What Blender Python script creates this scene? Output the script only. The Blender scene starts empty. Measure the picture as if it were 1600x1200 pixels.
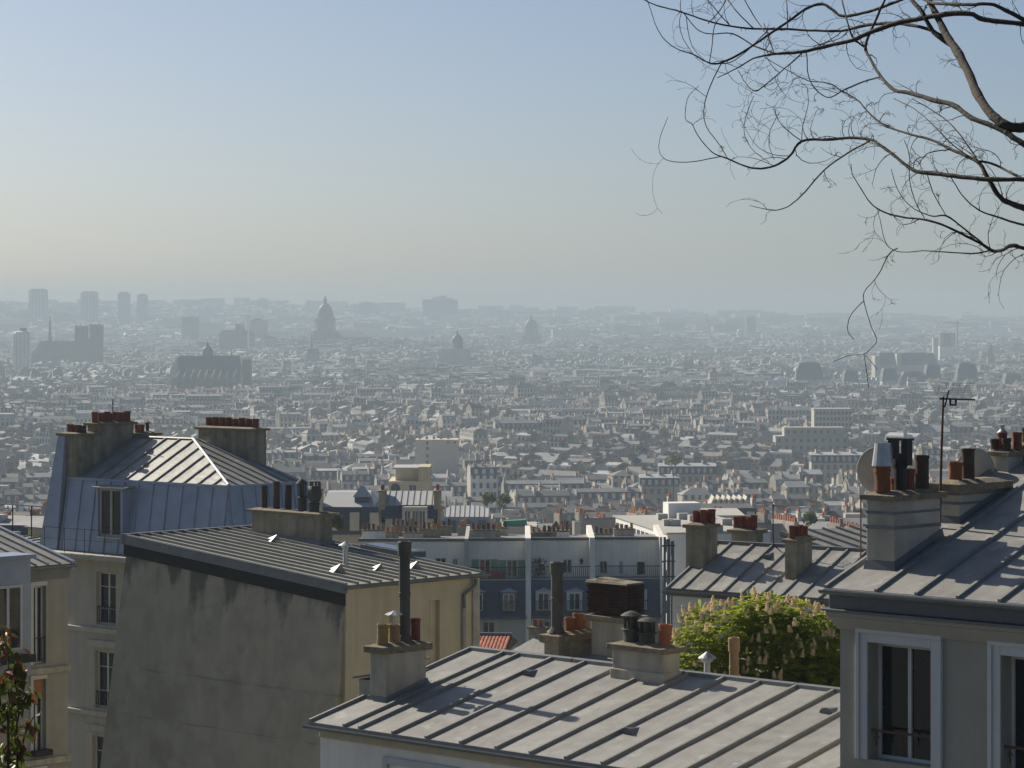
import bpy, bmesh, math, random
from mathutils import Vector, Matrix, noise
R = math.radians
random.seed(7)
SC = bpy.context.scene
COL = SC.collection

# ------------------------------------------------------------------ camera
F, HZ, CZ = 4500.0, 490.0, 80.0          # focal length in 1600-px-wide pixels, level line, eye height
cam = bpy.data.objects.new('camera', bpy.data.cameras.new('camera'))
COL.objects.link(cam)
cam.location = (0, 0, CZ)
cam.rotation_euler = (R(90), 0, 0)
cam.data.sensor_width = 36.0
cam.data.lens = 36.0 * F / 1600.0
cam.data.shift_y = (HZ - 600.0) / 1600.0
cam.data.clip_start = 0.5
cam.data.clip_end = 60000
SC.camera = cam

# ------------------------------------------------------------------ world, sun, exposure
SUN_AZ, SUN_EL = 41.0, 31.0               # degrees left of the view direction, elevation
w = bpy.data.worlds.new('World'); SC.world = w; w.use_nodes = True
nt = w.node_tree
bg = nt.nodes['Background']
sky = nt.nodes.new('ShaderNodeTexSky'); sky.sky_type = 'NISHITA'
sky.sun_disc = False
sky.sun_elevation = R(SUN_EL)
sky.sun_rotation = R(-SUN_AZ)             # clockwise from +Y
sky.altitude = 0; sky.air_density = 0.65; sky.dust_density = 1.2; sky.ozone_density = 3.0
nt.links.new(sky.outputs[0], bg.inputs[0])
bg.inputs[1].default_value = 0.062
sun = bpy.data.objects.new('sun', bpy.data.lights.new('sun', 'SUN'))
COL.objects.link(sun)
sun.data.energy = 5.0
sun.data.angle = R(0.5)
sun.data.color = (1.0, 0.91, 0.77)
sv = Vector((-math.sin(R(SUN_AZ)) * math.cos(R(SUN_EL)), math.cos(R(SUN_AZ)) * math.cos(R(SUN_EL)), math.sin(R(SUN_EL))))
sun.rotation_euler = sv.to_track_quat('Z', 'Y').to_euler()
sun.location = (0, 0, 400)
SC.view_settings.view_transform = 'Standard'
SC.view_settings.look = 'None'
SC.view_settings.exposure = 0.32
SC.view_settings.gamma = 1.0
SC.view_settings.use_curve_mapping = False
SC.render.engine = 'CYCLES'
SC.cycles.max_bounces = 5
SC.cycles.diffuse_bounces = 3
SC.cycles.volume_bounces = 1
SC.cycles.transparent_max_bounces = 6

# ------------------------------------------------------------------ helpers
def P(px, py, Y):
    return Vector(((px - 800) / F * Y, Y, CZ - (py - HZ) / F * Y))

def interp(x, pts):
    if x <= pts[0][0]: return pts[0][1]
    for (a, b), (c, d) in zip(pts, pts[1:]):
        if x <= c: return b + (d - b) * (x - a) / (c - a)
    return pts[-1][1]

GP = [(-300, 90), (-20, 79), (0, 78), (10, 76.2), (16, 75), (24, 70), (40, 64), (60, 60), (100, 53), (150, 48), (230, 42), (350, 34),
      (500, 23), (700, 10), (900, 2), (1200, 0), (3300, 0), (4000, 1), (4450, 4), (5000, 8), (6000, 20), (7000, 42), (8000, 62), (8600, 72), (9400, 66)]
def ground_z(X, Y):
    z = interp(Y, GP)
    if Y > 3000:                          # the hill that carries the great dome
        z += 19 * math.exp(-((X + 290) / 190) ** 2 - ((Y - 4450) / 480) ** 2)
    if Y > 5000:                          # the far rim is higher on the left than on the right
        px = 800 + F * X / max(Y, 1)
        k = interp(px, [(-300, 1.42), (300, 1.40), (560, 1.24), (700, 1.06), (1000, 0.93), (1300, 0.74), (1900, 0.70)])
        f = min(1, (Y - 5000) / 3000)
        z *= 1 + (k - 1) * f
        z += f * 6 * noise.noise(Vector((X * .0012, Y * .0012, 3)))
    return z

class Fr:
    """a house's own axes: local x along its eave (right and towards us), local y away, z up from its ground"""
    def __init__(s, o, yaw):
        s.o = Vector(o); s.yaw = R(yaw)
        s.M = Matrix.Translation(s.o) @ Matrix.Rotation(s.yaw, 4, 'Z')
        s.I = s.M.inverted()
        s.c = s.I @ Vector((0, 0, CZ))
    def ray(s, px, py):
        return (s.I.to_3x3() @ Vector(((px - 800) / F, 1, -(py - HZ) / F)))
    def on(s, px, py, p, n):
        d = s.ray(px, py); n = Vector(n)
        return s.c + d * ((Vector(p) - s.c).dot(n) / d.dot(n))
    def on_x(s, px, py, x): return s.on(px, py, (x, 0, 0), (1, 0, 0))
    def on_y(s, px, py, y): return s.on(px, py, (0, y, 0), (0, 1, 0))
    def on_z(s, px, py, z): return s.on(px, py, (0, 0, z), (0, 0, 1))

class MB:
    def __init__(s): s.v = []; s.f = []; s.m = []
    def add(s, vs, fs, m=0):
        b = len(s.v); s.v += [tuple(v) for v in vs]
        for f in fs: s.f.append([b + i for i in f]); s.m.append(m)
        return s
    def box(s, x0, x1, y0, y1, z0, z1, m=0):
        vs = [(x0, y0, z0), (x1, y0, z0), (x1, y1, z0), (x0, y1, z0), (x0, y0, z1), (x1, y0, z1), (x1, y1, z1), (x0, y1, z1)]
        return s.add(vs, [(0, 3, 2, 1), (4, 5, 6, 7), (0, 1, 5, 4), (1, 2, 6, 5), (2, 3, 7, 6), (3, 0, 4, 7)], m)
    def hull8(s, lo, hi, m=0):            # two matching quads, lower and upper
        return s.add(list(lo) + list(hi), [(0, 3, 2, 1), (4, 5, 6, 7), (0, 1, 5, 4), (1, 2, 6, 5), (2, 3, 7, 6), (3, 0, 4, 7)], m)
    def prism(s, poly, vec, m=0):
        n = len(poly); vec = Vector(vec)
        vs = [Vector(p) for p in poly] + [Vector(p) + vec for p in poly]
        fs = [tuple(range(n))[::-1], tuple(range(n, 2 * n))] + [(i, (i + 1) % n, n + (i + 1) % n, n + i) for i in range(n)]
        return s.add(vs, fs, m)
    def lathe(s, prof, n=12, c=(0, 0, 0), m=0, caps=True):
        c = Vector(c); vs = []; fs = []
        for r, z in prof:
            for i in range(n):
                a = 2 * math.pi * i / n
                vs.append(c + Vector((r * math.cos(a), r * math.sin(a), z)))
        for k in range(len(prof) - 1):
            for i in range(n):
                j = (i + 1) % n
                fs.append((k * n + i, k * n + j, (k + 1) * n + j, (k + 1) * n + i))
        if caps:
            fs.append(tuple(range(n))[::-1]); e = (len(prof) - 1) * n; fs.append(tuple(range(e, e + n)))
        return s.add(vs, fs, m)
    def tube(s, pts, rad, n=6, m=0):
        pts = [Vector(p) for p in pts]
        if not isinstance(rad, (list, tuple)): rad = [rad] * len(pts)
        vs = []; fs = []; up = None
        for i, p in enumerate(pts):
            t = (pts[min(i + 1, len(pts) - 1)] - pts[max(i - 1, 0)])
            t = t.normalized() if t.length > 1e-9 else Vector((0, 0, 1))
            if up is None: up = t.orthogonal().normalized()
            else:
                up = up - t * up.dot(t)
                up = up.normalized() if up.length > 1e-6 else t.orthogonal().normalized()
            b = t.cross(up)
            for k in range(n):
                a = 2 * math.pi * k / n
                vs.append(p + (up * math.cos(a) + b * math.sin(a)) * rad[i])
        for i in range(len(pts) - 1):
            for k in range(n):
                j = (k + 1) % n
                fs.append((i * n + k, i * n + j, (i + 1) * n + j, (i + 1) * n + k))
        e = (len(pts) - 1) * n
        fs.append(tuple(range(n))[::-1]); fs.append(tuple(range(e, e + n)))
        return s.add(vs, fs, m)
    def mesh(s, name, mats, smooth=False):
        me = bpy.data.meshes.new(name)
        me.from_pydata(s.v, [], s.f)
        for m in (mats if isinstance(mats, (list, tuple)) else [mats]): me.materials.append(m)
        if any(s.m): me.polygons.foreach_set('material_index', s.m)
        if smooth: me.polygons.foreach_set('use_smooth', [True] * len(me.polygons))
        me.update()
        return me
    def build(s, name, mats, parent=None, smooth=False, bevel=0, loc=None):
        return link(name, s.mesh(name, mats, smooth), parent, bevel, loc)

def link(name, me, parent=None, bevel=0, loc=None):
    o = bpy.data.objects.new(name, me); COL.objects.link(o)
    if parent is not None: o.parent = parent
    if loc is not None: o.location = loc
    if bevel:
        b = o.modifiers.new('bevel', 'BEVEL'); b.width = bevel; b.segments = 2; b.limit_method = 'ANGLE'
    return o

def tag(o, label=None, cat=None, group=None, kind=None):
    if label: o['label'] = label
    if cat: o['category'] = cat
    if group: o['group'] = group
    if kind: o['kind'] = kind
    return o

def thing(name, fr, label, cat, group=None):
    o = bpy.data.objects.new(name, None); COL.objects.link(o)
    o.empty_display_size = .5
    if isinstance(fr, Fr):
        o.location = fr.o; o.rotation_euler = (0, 0, fr.yaw)
    else: o.location = fr
    return tag(o, label, cat, group)

# ------------------------------------------------------------------ materials
MATS = {}
def mat(name, col, rough=.8, var=.12, scale=3.0, bump=0.0, bscale=30.0, metal=0.0, rnd=.06, streak=0.0, spot=None, spec=.5, stretch=(1, 1, 1)):
    if name in MATS: return MATS[name]
    m = bpy.data.materials.new(name); m.use_nodes = True
    N, L = m.node_tree.nodes, m.node_tree.links
    b = N['Principled BSDF']
    tc = N.new('ShaderNodeTexCoord'); mp = N.new('ShaderNodeMapping'); mp.inputs['Scale'].default_value = stretch
    L.new(tc.outputs['Object'], mp.inputs[0])
    nz = N.new('ShaderNodeTexNoise'); nz.inputs['Scale'].default_value = scale; nz.inputs['Detail'].default_value = 7; nz.inputs['Roughness'].default_value = .62
    L.new(mp.outputs[0], nz.inputs['Vector'])
    def rng(src, a, c, lo, hi):
        r = N.new('ShaderNodeMapRange'); r.inputs[1].default_value = a; r.inputs[2].default_value = c
        r.inputs[3].default_value = lo; r.inputs[4].default_value = hi
        L.new(src, r.inputs[0]); return r.outputs[0]
    def mul(a, c):
        r = N.new('ShaderNodeMath'); r.operation = 'MULTIPLY'; L.new(a, r.inputs[0]); L.new(c, r.inputs[1]); return r.outputs[0]
    f = rng(nz.outputs[0], .3, .7, 1 - var, 1 + var)
    oi = N.new('ShaderNodeObjectInfo')
    if rnd: f = mul(f, rng(oi.outputs['Random'], 0, 1, 1 - rnd, 1 + rnd))
    if streak:
        mp2 = N.new('ShaderNodeMapping'); mp2.inputs['Scale'].default_value = (2.2, 2.2, .16)
        L.new(tc.outputs['Object'], mp2.inputs[0])
        n2 = N.new('ShaderNodeTexNoise'); n2.inputs['Scale'].default_value = 1.6; n2.inputs['Detail'].default_value = 6
        L.new(mp2.outputs[0], n2.inputs['Vector'])
        f = mul(f, rng(n2.outputs[0], .38, .66, 1 + streak * .3, 1 - streak))
    vm = N.new('ShaderNodeVectorMath'); vm.operation = 'SCALE'; vm.inputs[0].default_value = col[:3]
    L.new(f, vm.inputs['Scale'])
    out = vm.outputs[0]
    if spot:                              # patches of another colour: (colour, scale, threshold, softness)
        c2, sc2, th, so = spot
        n3 = N.new('ShaderNodeTexNoise'); n3.inputs['Scale'].default_value = sc2; n3.inputs['Detail'].default_value = 8
        L.new(tc.outputs['Object'], n3.inputs['Vector'])
        mx = N.new('ShaderNodeMix'); mx.data_type = 'RGBA'
        L.new(rng(n3.outputs[0], th, th + so, 0, 1), mx.inputs[0])
        L.new(out, mx.inputs[6]); mx.inputs[7].default_value = (*c2, 1)
        out = mx.outputs[2]
    L.new(out, b.inputs['Base Color'])
    b.inputs['Roughness'].default_value = rough; b.inputs['Metallic'].default_value = metal
    b.inputs['Specular IOR Level'].default_value = spec
    if bump:
        n4 = N.new('ShaderNodeTexNoise'); n4.inputs['Scale'].default_value = bscale; n4.inputs['Detail'].default_value = 5
        L.new(mp.outputs[0], n4.inputs['Vector'])
        bp = N.new('ShaderNodeBump'); bp.inputs['Strength'].default_value = bump; bp.inputs['Distance'].default_value = .02
        L.new(n4.outputs[0], bp.inputs['Height']); L.new(bp.outputs[0], b.inputs['Normal'])
    MATS[name] = m
    return m

ZINC = mat('zinc_sheet', (.295, .288, .262), .52, .17, 2.6, .22, 3.5, .15, .10, streak=.10, spot=((.38, .38, .365), 3.4, .60, .10))
ZINC_W = mat('zinc_weathered', (.33, .315, .25), .6, .14, 1.6, .1, 5, .08, .06, spot=((.28, .28, .25), 2.0, .56, .2))
ZINC_B = mat('zinc_shade_blue', (.27, .32, .41), .42, .10, 1.4, .08, 4, .15, .05, spot=((.32, .37, .45), 1.8, .58, .2))  # blue skylight of the shaded steep faces is put into the zinc colour
ZINC_D = mat('zinc_dark', (.10, .11, .12), .5, .15, 4, .1, 8, .1, .08)
BATTEN = mat('zinc_batten', (.22, .225, .21), .6, .14, 6, .1, 12, .1, .06)
GUTTER = mat('gutter_zinc', (.15, .16, .165), .5, .18, 3, .1, 10, .15, .06)
TAR = mat('tarred_board', (.018, .017, .016), .85, .25, 5, .2, 20)
REND_G = mat('render_grey', (.37, .33, .245), .92, .14, 1.3, .6, 24, streak=.06, spot=((.29, .26, .20), .8, .52, .14))
REND_C = mat('render_cream', (.56, .49, .335), .9, .08, 1.2, .3, 30, streak=.10)
REND_P = mat('render_pale', (.47, .435, .36), .9, .07, 1.0, .25, 30, streak=.10)
REND_W = mat('render_white', (.86, .81, .72), .9, .06, .8, .2, 30, streak=.08)
REND_H = mat('render_house', (.36, .335, .28), .92, .06, 1.6, .35, 40, streak=.05)
TRIM = mat('white_trim', (.56, .57, .55), .6, .05, 3, .05, 20)
REND_E = mat('render_greybeige', (.36, .345, .295), .9, .08, 1.2, .3, 30, streak=.10)
TRIM_G = mat('grey_trim', (.42, .41, .37), .8, .08, 3, .1, 20)
CHIM = mat('chimney_render', (.29, .26, .19), .92, .22, 2.6, .5, 26, streak=.30, spot=((.12, .11, .095), 2.2, .58, .18))
CHIM_L = mat('chimney_render_light', (.44, .405, .33), .92, .16, 2.4, .4, 26, streak=.22, spot=((.25, .235, .20), 1.8, .60, .2))
CAP = mat('cap_mortar', (.20, .165, .115), .95, .3, 7, .8, 30, spot=((.30, .25, .12), 6, .55, .15))
CLAY = mat('terracotta', (.27, .085, .032), .85, .22, 7, .3, 40, rnd=.25, spot=((.16, .06, .03), 7, .58, .15))
CLAY_R = mat('terracotta_red', (.19, .05, .032), .85, .2, 7, .3, 40, rnd=.25, spot=((.11, .045, .03), 7, .56, .15))
CLAY_B = mat('terracotta_buff', (.33, .22, .10), .9, .2, 7, .3, 40, rnd=.15, spot=((.15, .10, .05), 7, .56, .15))
SOOT = mat('sooty_clay', (.065, .04, .03), .9, .3, 8, .3, 40, rnd=.2)
PIPE = mat('sooty_pipe', (.07, .068, .058), .8, .25, 5, .3, 30, spot=((.12, .10, .06), 5, .6, .15))
IRON = mat('dark_iron', (.02, .02, .022), .55, .2, 10, 0, 10, .4)
RUST = mat('rusty_iron', (.09, .045, .03), .8, .2, 10, .2, 30)
ALU = mat('bright_sheet_metal', (.40, .42, .44), .42, .12, 8, .1, 10, .45)
DISH = mat('dish_paint', (.44, .42, .35), .75, .06, 4, spot=((.37, .35, .29), 3, .6, .2))
GLASS = mat('window_glass', (.012, .014, .018), .06, .3, 1.5, rnd=.3, spec=.5)  # opaque pane, its near-black colour stands in for dark rooms behind
GLASS_F = mat('far_window_glass', (.06, .07, .085), .2, .2, 1, rnd=.3)
BRICK = mat('sooty_brick', (.035, .013, .010), .92, .35, 6, .4, 40, rnd=.35)
MORTAR = mat('dark_mortar', (.05, .042, .036), .95, .2, 6)
SLATE = mat('slate', (.055, .07, .105), .5, .16, 2.5, .2, 12, 0, .15)
TILE = mat('red_tile', (.38, .12, .06), .85, .2, 6, .2, 30, rnd=.25)
SHUT_G = mat('green_shutter', (.20, .33, .22), .7, .06, 4)
CURTAIN = mat('dark_red_curtain', (.10, .025, .02), .9, .2, 3)
BARK = mat('bark', (.045, .036, .025), .92, .3, 9, .6, 40, spot=((.075, .065, .045), 6, .58, .2))
TWIG = mat('twig_bark', (.04, .032, .02), .9, .2, 12)
ASPH = mat('asphalt', (.05, .05, .052), .95, .15, .5)
GREEN_NET = mat('green_tarpaulin', (.03, .22, .13), .7, .15, 1)
AWN_O = mat('orange_fabric', (.36, .16, .05), .9, .1, 3)
AWN_R = mat('red_fabric', (.50, .05, .02), .85, .1, 3)

def leaf_mat(name, c1, c2, tr=.35):
    m = bpy.data.materials.new(name); m.use_nodes = True
    N, L = m.node_tree.nodes, m.node_tree.links
    b = N['Principled BSDF']; b.inputs['Roughness'].default_value = .5
    g = N.new('ShaderNodeNewGeometry'); mx = N.new('ShaderNodeMix'); mx.data_type = 'RGBA'
    L.new(g.outputs['Random Per Island'], mx.inputs[0])
    mx.inputs[6].default_value = (*c1, 1); mx.inputs[7].default_value = (*c2, 1)
    L.new(mx.outputs[2], b.inputs['Base Color'])
    t = N.new('ShaderNodeBsdfTranslucent'); L.new(mx.outputs[2], t.inputs[0])
    ms = N.new('ShaderNodeMixShader'); ms.inputs[0].default_value = tr
    L.new(b.outputs[0], ms.inputs[1]); L.new(t.outputs[0], ms.inputs[2])
    L.new(ms.outputs[0], N['Material Output'].inputs[0])
    return m
LEAF = leaf_mat('chestnut_leaf', (.20, .29, .022), (.42, .46, .045), .66)
FLOWER = leaf_mat('chestnut_flower', (.78, .64, .40), (.88, .76, .54), .3)
STREETLEAF = leaf_mat('street_leaf', (.06, .085, .02), (.12, .14, .03), .4)
FARLEAF = leaf_mat('far_foliage', (.05, .075, .03), (.09, .11, .04), .2)
ROSE_G = leaf_mat('shrub_leaf', (.05, .09, .015), (.14, .16, .02), .35)
ROSE_R = leaf_mat('shrub_red_leaf', (.11, .035, .015), (.22, .10, .03), .3)

# ------------------------------------------------------------------ building pieces
def wall_open(mb, a0, a1, z0, z1, ops, b0, b1, axis='x', m=0):
    """a wall slab with real openings; along x (axis 'x', thickness b in y) or along y"""
    xs = sorted({a0, a1, *[o[0] for o in ops], *[o[1] for o in ops]})
    for u, v in zip(xs, xs[1:]):
        zz = z0
        for o in sorted([o for o in ops if o[0] <= u and o[1] >= v], key=lambda o: o[2]):
            if o[2] > zz: (mb.box(u, v, b0, b1, zz, o[2], m) if axis == 'x' else mb.box(b0, b1, u, v, zz, o[2], m))
            zz = o[3]
        if zz < z1: (mb.box(u, v, b0, b1, zz, z1, m) if axis == 'x' else mb.box(b0, b1, u, v, zz, z1, m))

def fin_window(root, a0, a1, z0, z1, b, axis='x', out=-1, name='window', frame=None, leaves=2, bars=(), fw=.06, depth=.06, glass=None, rail=None, sill=True):
    """a window standing in an opening: frame (part), pane and sill and rail (sub-parts); b is the plane of its outer face"""
    frame = frame or TRIM; glass = glass or GLASS
    def bx(mb, u0, u1, w0, w1, zz0, zz1):
        lo, hi = sorted((b - out * w0, b - out * w1))
        if axis == 'x': mb.box(u0, u1, lo, hi, zz0, zz1)
        else: mb.box(lo, hi, u0, u1, zz0, zz1)
    mb = MB()
    bx(mb, a0, a0 + fw, 0, depth, z0, z1); bx(mb, a1 - fw, a1, 0, depth, z0, z1)
    bx(mb, a0 + fw, a1 - fw, 0, depth, z0, z0 + fw); bx(mb, a0 + fw, a1 - fw, 0, depth, z1 - fw, z1)
    for k in range(1, leaves):
        c = a0 + (a1 - a0) * k / leaves
        bx(mb, c - fw * .6, c + fw * .6, -.005, depth, z0 + fw, z1 - fw)
    for h in bars:
        zz = z0 + (z1 - z0) * h
        bx(mb, a0 + fw, a1 - fw, .012, depth - .012, zz - .015, zz + .015)
    wo = mb.build(name, frame, root)
    for k in range(leaves):
        c0 = a0 + (a1 - a0) * k / leaves; c1 = a0 + (a1 - a0) * (k + 1) / leaves
        mp = MB(); bx(mp, c0 + fw * .5, c1 - fw * .5, depth * .45, depth * .6, z0 + fw * .5, z1 - fw * .5)
        mp.build('pane', glass, wo)
    if sill:
        ms = MB(); bx(ms, a0 - .05, a1 + .05, -.16, depth, z0 - .07, z0 - .002); ms.build('sill', TRIM_G, wo)
    if rail:
        hb, hh = rail
        mr = MB()
        def rb(u0, u1, zz0, zz1): bx(mr, u0, u1, -.12, -.095, zz0, zz1)
        rb(a0 - .02, a1 + .02, z0 + hh - .03, z0 + hh); rb(a0 - .02, a1 + .02, z0 + hb, z0 + hb + .02)
        n = max(3, int((a1 - a0) / .13))
        for i in range(n + 1):
            u = a0 + (a1 - a0) * i / n; rb(u - .008, u + .008, z0 + hb + .02, z0 + hh - .03)
        mr.build('rail', IRON, wo)
    return wo

def zinc_roof(root, O, ux, vx, us, v0f, v1f, sheet=None, batten=None, bw=.055, bh=.05, joints=(), deck=.10, wav=.004, name='zinc_panel', deckmat=None, seed=1):
    """sheets between battens on one roof plane; u along the eave, v up the slope"""
    sheet = sheet or ZINC; batten = batten or BATTEN
    rg = random.Random(seed)
    O = Vector(O); ux = Vector(ux).normalized(); vx = Vector(vx).normalized(); nv = ux.cross(vx).normalized()
    if nv.z < 0: nv = -nv
    pt = lambda u, v, h: O + ux * u + vx * v + nv * h
    md = MB()
    for a, b in zip(us, us[1:]):
        q = [(a, v0f(a)), (b, v0f(b)), (b, v1f(b)), (a, v1f(a))]
        if q[2][1] - q[1][1] < .02 and q[3][1] - q[0][1] < .02: continue
        md.hull8([pt(u, v, -deck) for u, v in q], [pt(u, v, -.022) for u, v in q])
        cuts = [0] + [j + rg.uniform(-.012, .012) for j in joints] + [1]
        for c, (k0, k1) in enumerate(zip(cuts, cuts[1:])):
            mb = MB(); nu, nvv = 3, 5; vs = []
            hh = .003 * (len(cuts) - c)
            for i in range(nu):
                fu = i / (nu - 1); u = a + .006 + (b - a - .012) * fu
                lo, hi = v0f(u), max(v1f(u), v0f(u) + .01)
                for j in range(nvv):
                    fv = j / (nvv - 1); v = lo + (hi - lo) * (k0 + (k1 - k0) * fv)
                    vs.append(pt(u, v, hh + (rg.uniform(-wav, wav) if 0 < fv < 1 else 0) - (.004 if i == 1 else 0)))
            n1 = len(vs); vs += [v_ - nv * (.018 + hh) for v_ in vs]
            fs = []
            for i in range(nu - 1):
                for j in range(nvv - 1):
                    p = i * nvv + j
                    fs.append((p, p + nvv, p + nvv + 1, p + 1))
            for j in range(nvv - 1):
                for i in (0, nu - 1):
                    p = i * nvv + j; fs.append((p, p + 1, p + 1 + n1, p + n1))
            for i in range(nu - 1):
                for j in (0, nvv - 1):
                    p = i * nvv + j; fs.append((p, p + nvv, p + nvv + n1, p + n1))
            mb.add(vs, fs); mb.build(name, sheet, root)
    md.build('roof_deck', deckmat or GUTTER, root)
    for u in us:
        lo, hi = v0f(u), v1f(u)
        if hi - lo < .15: continue
        mb = MB(); n = max(2, int((hi - lo) / .9) + 1)
        vs = []; fs = []
        for j in range(n + 1):
            v = lo - .01 + (hi - lo + .01) * j / n; du = rg.uniform(-.006, .006)
            for a, h in ((-bw / 2, -.02), (-bw * .42, bh), (bw * .42, bh), (bw / 2, -.02)): vs.append(pt(u + a + du, v, h))
        for j in range(n):
            for k in range(3): fs.append((j * 4 + k, j * 4 + k + 1, j * 4 + k + 5, j * 4 + k + 4))
        fs += [(0, 1, 2, 3), tuple(n * 4 + k for k in (3, 2, 1, 0))]
        mb.add(vs, fs); mb.build('batten', batten, root)
    return pt

POTM = {}
def pot(parent, x, y, z, r, h, kind='clay', m=None, name='chimney_pot'):
    key = (kind, round(r, 3), round(h, 3), m.name if m else None)
    if key not in POTM:
        mb = MB(); mm = [m or CLAY, SOOT, ALU]
        if kind == 'clay':
            mb.lathe([(r * .96, 0), (r * 1.0, h * .1), (r * .97, h * .5), (r * 1.0, h - .05), (r * 1.1, h - .045), (r * 1.1, h), (r * .86, h), (r * .84, h - .14)], 14)
            mb.lathe([(r * .84, h - .145), (r * .1, h - .142)], 14, m=1)
        elif kind == 'pipe':
            mb.lathe([(r * 1.5, 0), (r * 1.05, .12), (r, .14), (r, h * .45), (r * 1.08, h * .45 + .01), (r * 1.08, h * .45 + .07), (r, h * .45 + .08), (r, h - .25), (r * 1.22, h - .24), (r * 1.25, h - .02), (r * 1.1, h), (r * .8, h), (r * .78, h - .15)], 14)
            mb.lathe([(r * .78, h - .15), (r * .1, h - .148)], 14, m=1)
        elif kind == 'cowl':               # a pot with an open lantern and a lid
            mb.lathe([(r, 0), (r, h * .38), (r * 1.25, h * .39), (r * 1.25, h * .43), (r * .9, h * .45), (r * .62, h * .46), (r * .62, h * .8)], 14)
            for i in range(6):
                a = math.pi * i / 3
                c, s_ = math.cos(a), math.sin(a)
                mb.box(r * .85 * c - .018, r * .85 * c + .018, r * .85 * s_ - .018, r * .85 * s_ + .018, h * .42, h * .82)
            mb.lathe([(r * 1.25, h * .82), (r * 1.3, h * .86), (r * .7, h * .95), (r * .1, h)], 14)
        elif kind == 'jar':                # a bellied pot with an openwork head
            mb.lathe([(r * .75, 0), (r * .75, h * .22), (r * .95, h * .24), (r * .7, h * .3), (r * .95, h * .42), (r * 1.12, h * .56), (r * .98, h * .7), (r * .72, h * .8), (r * .66, h * .82)], 14)
            for i in range(7):
                a = 2 * math.pi * i / 7
                c, s_ = math.cos(a), math.sin(a)
                mb.box(r * .66 * c - .02, r * .66 * c + .02, r * .66 * s_ - .02, r * .66 * s_ + .02, h * .81, h * .94)
            mb.lathe([(r * .85, h * .94), (r * .9, h * .97), (r * .3, h)], 14)
        elif kind == 'mush':               # sheet-metal mushroom vent
            mb.lathe([(r * 1.25, 0), (r * .5, .05), (r * .5, h * .72), (r * .9, h * .80), (r * .9, h * .82), (r * .3, h * .82)], 14, m=0)
            mb.lathe([(r * 1.35, h * .83), (r * 1.38, h * .85), (r * .1, h)], 14, m=0)
        elif kind == 'umbrella':
            mb.lathe([(r * .12, 0), (r * .12, h * .8)], 6)
            for k in range(8):
                a0, a1 = math.pi * k / 4, math.pi * (k + 1) / 4
                am = (a0 + a1) / 2
                mb.add([(0, 0, h), (r * math.cos(a0), r * math.sin(a0), h * .74), (r * .9 * math.cos(am), r * .9 * math.sin(am), h * .8), (r * math.cos(a1), r * math.sin(a1), h * .74),
                        (0, 0, h - .02), (r * math.cos(a0), r * math.sin(a0), h * .72)], [(0, 1, 2), (0, 2, 3), (4, 2, 1), (4, 3, 2)])
        elif kind == 'frustum':
            mb.lathe([(r * 1.35, 0), (r, h), (r * .9, h), (r * 1.2, .01)], 16)
        elif kind == 'hcowl':              # black H-shaped draught cowl
            mb.lathe([(r * .8, 0), (r * .8, h * .45), (r, h * .5), (r, h * .62)], 12)
            for sx in (-1, 1):
                mb.box(sx * r * 1.0 - r * .45, sx * r * 1.0 + r * .45, -r * .55, r * .55, h * .5, h * .96)
            mb.box(-r * 1.0, r * 1.0, -r * .45, r * .45, h * .58, h * .72)
            mb.box(-r * 1.55, r * 1.55, -r * .75, r * .75, h * .96, h)
        POTM[key] = mb.mesh(name, mm, smooth=False)
        if kind in ('clay', 'pipe', 'mush', 'jar'):
            pass
    o = link(name, POTM[key], parent, 0, (x, y, z))
    if kind in ('clay', 'cowl', 'jar'):      # no two pots stand quite alike
        rg = random.Random(int(abs(x * 913 + y * 377 + z * 71) * 100))
        o.rotation_euler = (rg.uniform(-.035, .035), rg.uniform(-.035, .035), rg.uniform(0, 6)); o.scale = (1, 1, rg.uniform(.9, 1.1))
    return o

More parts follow.
